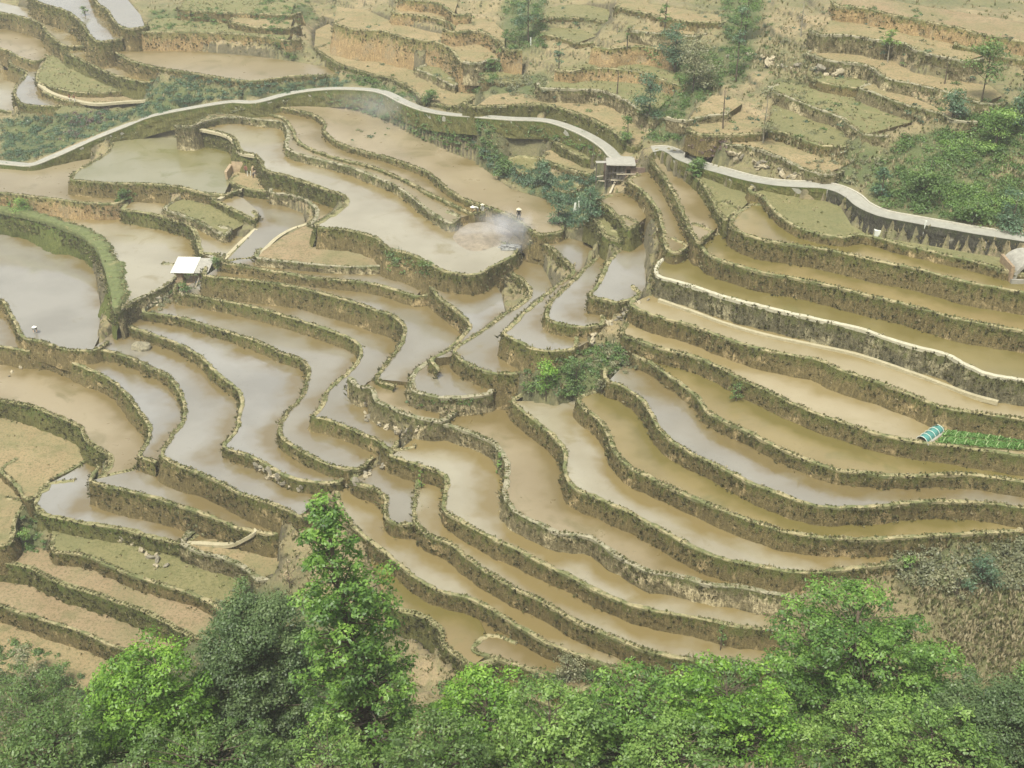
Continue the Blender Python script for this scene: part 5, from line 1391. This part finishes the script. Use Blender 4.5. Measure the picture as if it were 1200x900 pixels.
# --- people
def body(pts, edges, rad, name='body'):
    me = bpy.data.meshes.new(name); me.from_pydata(pts, edges, []); o = bpy.data.objects.new(name, me); COL.objects.link(o)
    sm = o.modifiers.new('s', 'SKIN'); me.skin_vertices.new() if not me.skin_vertices else None
    for i, r in enumerate(rad): me.skin_vertices[0].data[i].radius = (r, r)
    me.skin_vertices[0].data[0].use_root = True
    o.modifiers.new('u', 'SUBSURF').levels = 1
    dg = bpy.context.evaluated_depsgraph_get(); dg.update(); m2 = bpy.data.meshes.new_from_object(o.evaluated_get(dg)); m2.name = name
    bpy.data.objects.remove(o, do_unlink=True); bpy.data.meshes.remove(me)
    m2.polygons.foreach_set('use_smooth', [True]*len(m2.polygons)); return m2
SKIN = simple('skin', (.42, .26, .17), .6, 3, .1)
def cloth(n, c): return simple(n, c, .9, 6, .25)
def person(u, v, bend, face, shirt, trousers, hat, label, z=None, k=1.):
    """bend: forward lean of the back in radians; face: heading of the figure"""
    g = onground(u, v)
    if z is not None: g = unproj(u, v, z)
    root = empty('person', g, label, 'person'); root.rotation_euler = (0, 0, face); root.scale = (k, k, k)
    hip = .86; T = .52; sb, cb = math.sin(bend), math.cos(bend)
    def up(d, x=0., f=0.): return (x, T*d*sb*1. + f*cb, hip+T*d*cb - f*sb)
    neck = up(1.08); head = up(1.32, 0, .03); arm = .62 if bend > .4 else .1
    pts = [(0, 0, hip), up(.5), up(.95), neck, up(1.2, 0, .02), up(1.42, 0, .03),
           (-.1, 0, hip-.06), (-.12, .06, .47), (-.13, -.02, .08), (-.13, .12, .03),
           (.1, 0, hip-.06), (.13, .04, .47), (.14, -.03, .08), (.14, .11, .03)]
    E = [(0, 1), (1, 2), (2, 3), (3, 4), (4, 5), (0, 6), (6, 7), (7, 8), (8, 9), (0, 10), (10, 11), (11, 12), (12, 13)]
    rad = [.13, .13, .15, .06, .1, .09, .095, .065, .045, .04, .095, .065, .045, .04]
    for s_ in (-1, 1):
        i = len(pts); sh = up(.95, s_*.19); el = (s_*.26, sh[1]+arm*.25+.05, sh[2]-.27); ha = (s_*.2, el[1]+arm*.25+.12, el[2]-.22)
        fi = (s_*.19, ha[1]+.05, ha[2]-.09)
        pts += [sh, el, ha, fi]; E += [(2, i), (i, i+1), (i+1, i+2), (i+2, i+3)]; rad += [.065, .048, .038, .03]
    me = body(pts, E, rad); bo = link('body', me, [SKIN, shirt, trousers], root)
    zz = [p.center.z for p in me.polygons]; hipz = hip-.02
    hz = up(1.06)[2] if bend < .8 else 9
    for p in me.polygons:
        c = p.center; along = (c.y*sb+(c.z-hip)*cb)/T
        if along > 1.12: p.material_index = 0
        elif along > -.02 and not (c.z < hip-.05 and c.y < .25): p.material_index = 1
        elif c.z < .14: p.material_index = 0
        else: p.material_index = 2
    hd = np.array(up(1.52, 0, .02))
    if hat:
        V = []; Fc = []; n = 16
        for rr_, h_ in ((.34, -.03), (.15, .05), (.12, .13), (.0, .17)):
            for i in range(n): a_ = 2*math.pi*i/n; V.append((hd[0]+math.cos(a_)*rr_, hd[1]+math.sin(a_)*rr_, hd[2]+h_))
        for q in range(3):
            for i in range(n): Fc.append((q*n+i, q*n+(i+1) % n, (q+1)*n+(i+1) % n, (q+1)*n+i))
        link('hat', mesh('hat', V, Fc, True), hat, root)
    else:
        V, Fc = lump(.115, 1, 1, .9, 6, .05); link('hair', mesh('hair', [(a_+hd[0], b_+hd[1]-.03, c_+hd[2]-.03) for a_, b_, c_ in V], Fc, True), cloth('black_hair', (.02, .018, .015)), root)
    fd = np.array(up(1.33, 0, .12))
    V, Fc = join([([(a_+fd[0], b_+fd[1], c_+fd[2]) for a_, b_, c_ in q[0]], q[1]) for q in (lump(.018, 1, 1.2, 1.3, 4, 0),)])
    link('nose', mesh('nose', V, Fc), SKIN, root)
DKC = cloth('dark_cloth', (.05, .05, .055)); WHC = cloth('white_cloth', (.7, .69, .66)); GRC = cloth('grey_cloth', (.16, .15, .15)); RDC = cloth('rust_cloth', (.26, .11, .08))
STRAW = cloth('straw_hat', (.68, .62, .48)); WHT = cloth('white_hat', (.82, .81, .78))
person(42, 390, 1.0, R(200), DKC, DKC, WHT, 'person in dark clothes and white hat bending in the pond at the left', SL['L1'].z-.25, 1.15)
person(560, 250.5, 1.2, R(120), WHC, GRC, WHT, 'person in white shirt and white hat stooping by the bare mound, left of its companion', k=1.25)
person(566, 250.5, .2, R(160), WHC, WHC, STRAW, 'person all in white standing beside the stooping one on the mound', k=1.05)
person(608, 258.5, .3, R(180), DKC, DKC, STRAW, 'person in dark clothes and pale hat standing on the wall of the largest brown paddy', k=1.3)
person(82.5, 119.5, .1, R(100), RDC, WHC, None, 'walker in rust red top on the pinkish path, left of the other walker', k=1.1)
person(88, 120, .1, R(100), RDC, WHC, None, 'walker with white trousers at the right on the pinkish path', k=1.1)
person(289, 205, .15, R(170), RDC, DKC, None, 'person in dark red standing in the yard of the mud ruin', k=1.25)
person(297, 209, .9, R(250), GRC, DKC, None, 'person in grey crouched over work in the yard of the mud ruin', k=1.1)
# --- bare mound and smoke
g = unproj(566, 276, SL['Dd'].z)
V = []; Fc = []; nr, na = 14, 40
for i in range(nr+1):
    f = i/nr
    for q in range(na):
        a_ = 2*math.pi*q/na; rx, ry = 4.6*(1+.15*math.sin(2*a_+1)), 6.5*(1+.12*math.cos(3*a_))
        x, y = math.cos(a_)*rx*f, math.sin(a_)*ry*f; V.append((x, y, .8*(1-f*f)**1.5+.28*ns(x, y, 1, .8)*(1-f)+.12*ns(x, y, 1, 2.5)*(1-f)-.05*f))
for i in range(nr):
    for q in range(na): Fc.append((i*na+q, (i+1)*na+q, (i+1)*na+(q+1) % na, i*na+(q+1) % na))
o = link('soil_mound', mesh('soil_mound', V, Fc, True), simple('pinkish_mound_soil', (.27, .225, .175), .95, 1.2, .35), None, label='bare pinkish mound of soil beside the smoke', category='mound'); o.location = g
g = unproj(598, 290, SL['Dd'].z)
t = empty('ash_heap', g, 'smouldering grey ash heap under the smoke plume', 'ash heap')
part('ash', [lump(1.1, 1.6, 1.2, .35, 8, .2)], simple('grey_ash', (.34, .34, .34), 1, 3, .5), t, True)
part('stubble', [beam((rng.randn()*.8, rng.randn()*.6, .1), (rng.randn()*1.1, rng.randn()*.8, .5), .04) for _ in range(14)], DARK, t)
def volmat(name, col, dens, sc=None):
    m = bpy.data.materials.new(name); m.use_nodes = True; tt_ = m.node_tree; tt_.nodes.clear()
    o_ = tt_.nodes.new('ShaderNodeOutputMaterial'); p = tt_.nodes.new('ShaderNodeVolumePrincipled'); tt_.links.new(p.outputs[0], o_.inputs['Volume'])
    p.inputs['Color'].default_value = (*col, 1); p.inputs['Density'].default_value = dens; p.inputs['Anisotropy'].default_value = .0
    if sc:
        tc = tt_.nodes.new('ShaderNodeTexCoord'); ln = tt_.nodes.new('ShaderNodeVectorMath'); ln.operation = 'LENGTH'; nz = tt_.nodes.new('ShaderNodeTexNoise')
        nz.inputs['Scale'].default_value = sc; nz.inputs['Detail'].default_value = 4; tt_.links.new(tc.outputs['Object'], ln.inputs[0]); tt_.links.new(tc.outputs['Object'], nz.inputs['Vector'])
        a_ = tt_.nodes.new('ShaderNodeMath'); a_.operation = 'ADD'; tt_.links.new(ln.outputs['Value'], a_.inputs[0]); ms = tt_.nodes.new('ShaderNodeMath'); ms.operation = 'MULTIPLY_ADD'; ms.inputs[1].default_value = 2.2; ms.inputs[2].default_value = -.6; tt_.links.new(nz.outputs[0], ms.inputs[0]); tt_.links.new(ms.outputs[0], a_.inputs[1])
        mr = tt_.nodes.new('ShaderNodeMapRange'); mr.inputs[1].default_value = 1.2; mr.inputs[2].default_value = .5; mr.inputs[3].default_value = 0; mr.inputs[4].default_value = dens
        tt_.links.new(a_.outputs[0], mr.inputs[0]); tt_.links.new(mr.outputs[0], p.inputs['Density'])
    return m
V, Fc = lump(1., 1, 1, 1, 8, 0)
for P0, off, scl, dn, lb in ((g, (-.3, .5, 3.), (6.2, 3.6, 4.4), .36, 'pale blue smoke puff rising from the ash heap'), (g, (-6., 2., 1.6), (9., 4., 2.4), .07, 'thin smoke drifting left over the bare mound'),
        (onground(450, 152), (0, 0, 4), (14., 6., 6.), .05, 'thin bluish smoke hanging below the road at the upper left')):
    o = link('smoke', mesh('smoke', V, Fc), volmat('pale_smoke', (.95, .97, 1.), dn, 1.3), None, kind='stuff', label=lb)
    o.location = np.array(P0)+np.array(off); o.scale = scl
if HAZE > 0:
    V, Fc = box(-1600, 1600, -1600, 2600, -40, 104)
    link('haze', mesh('haze', V, Fc), volmat('valley_haze', (.93, .95, .93), HAZE), None, kind='stuff')
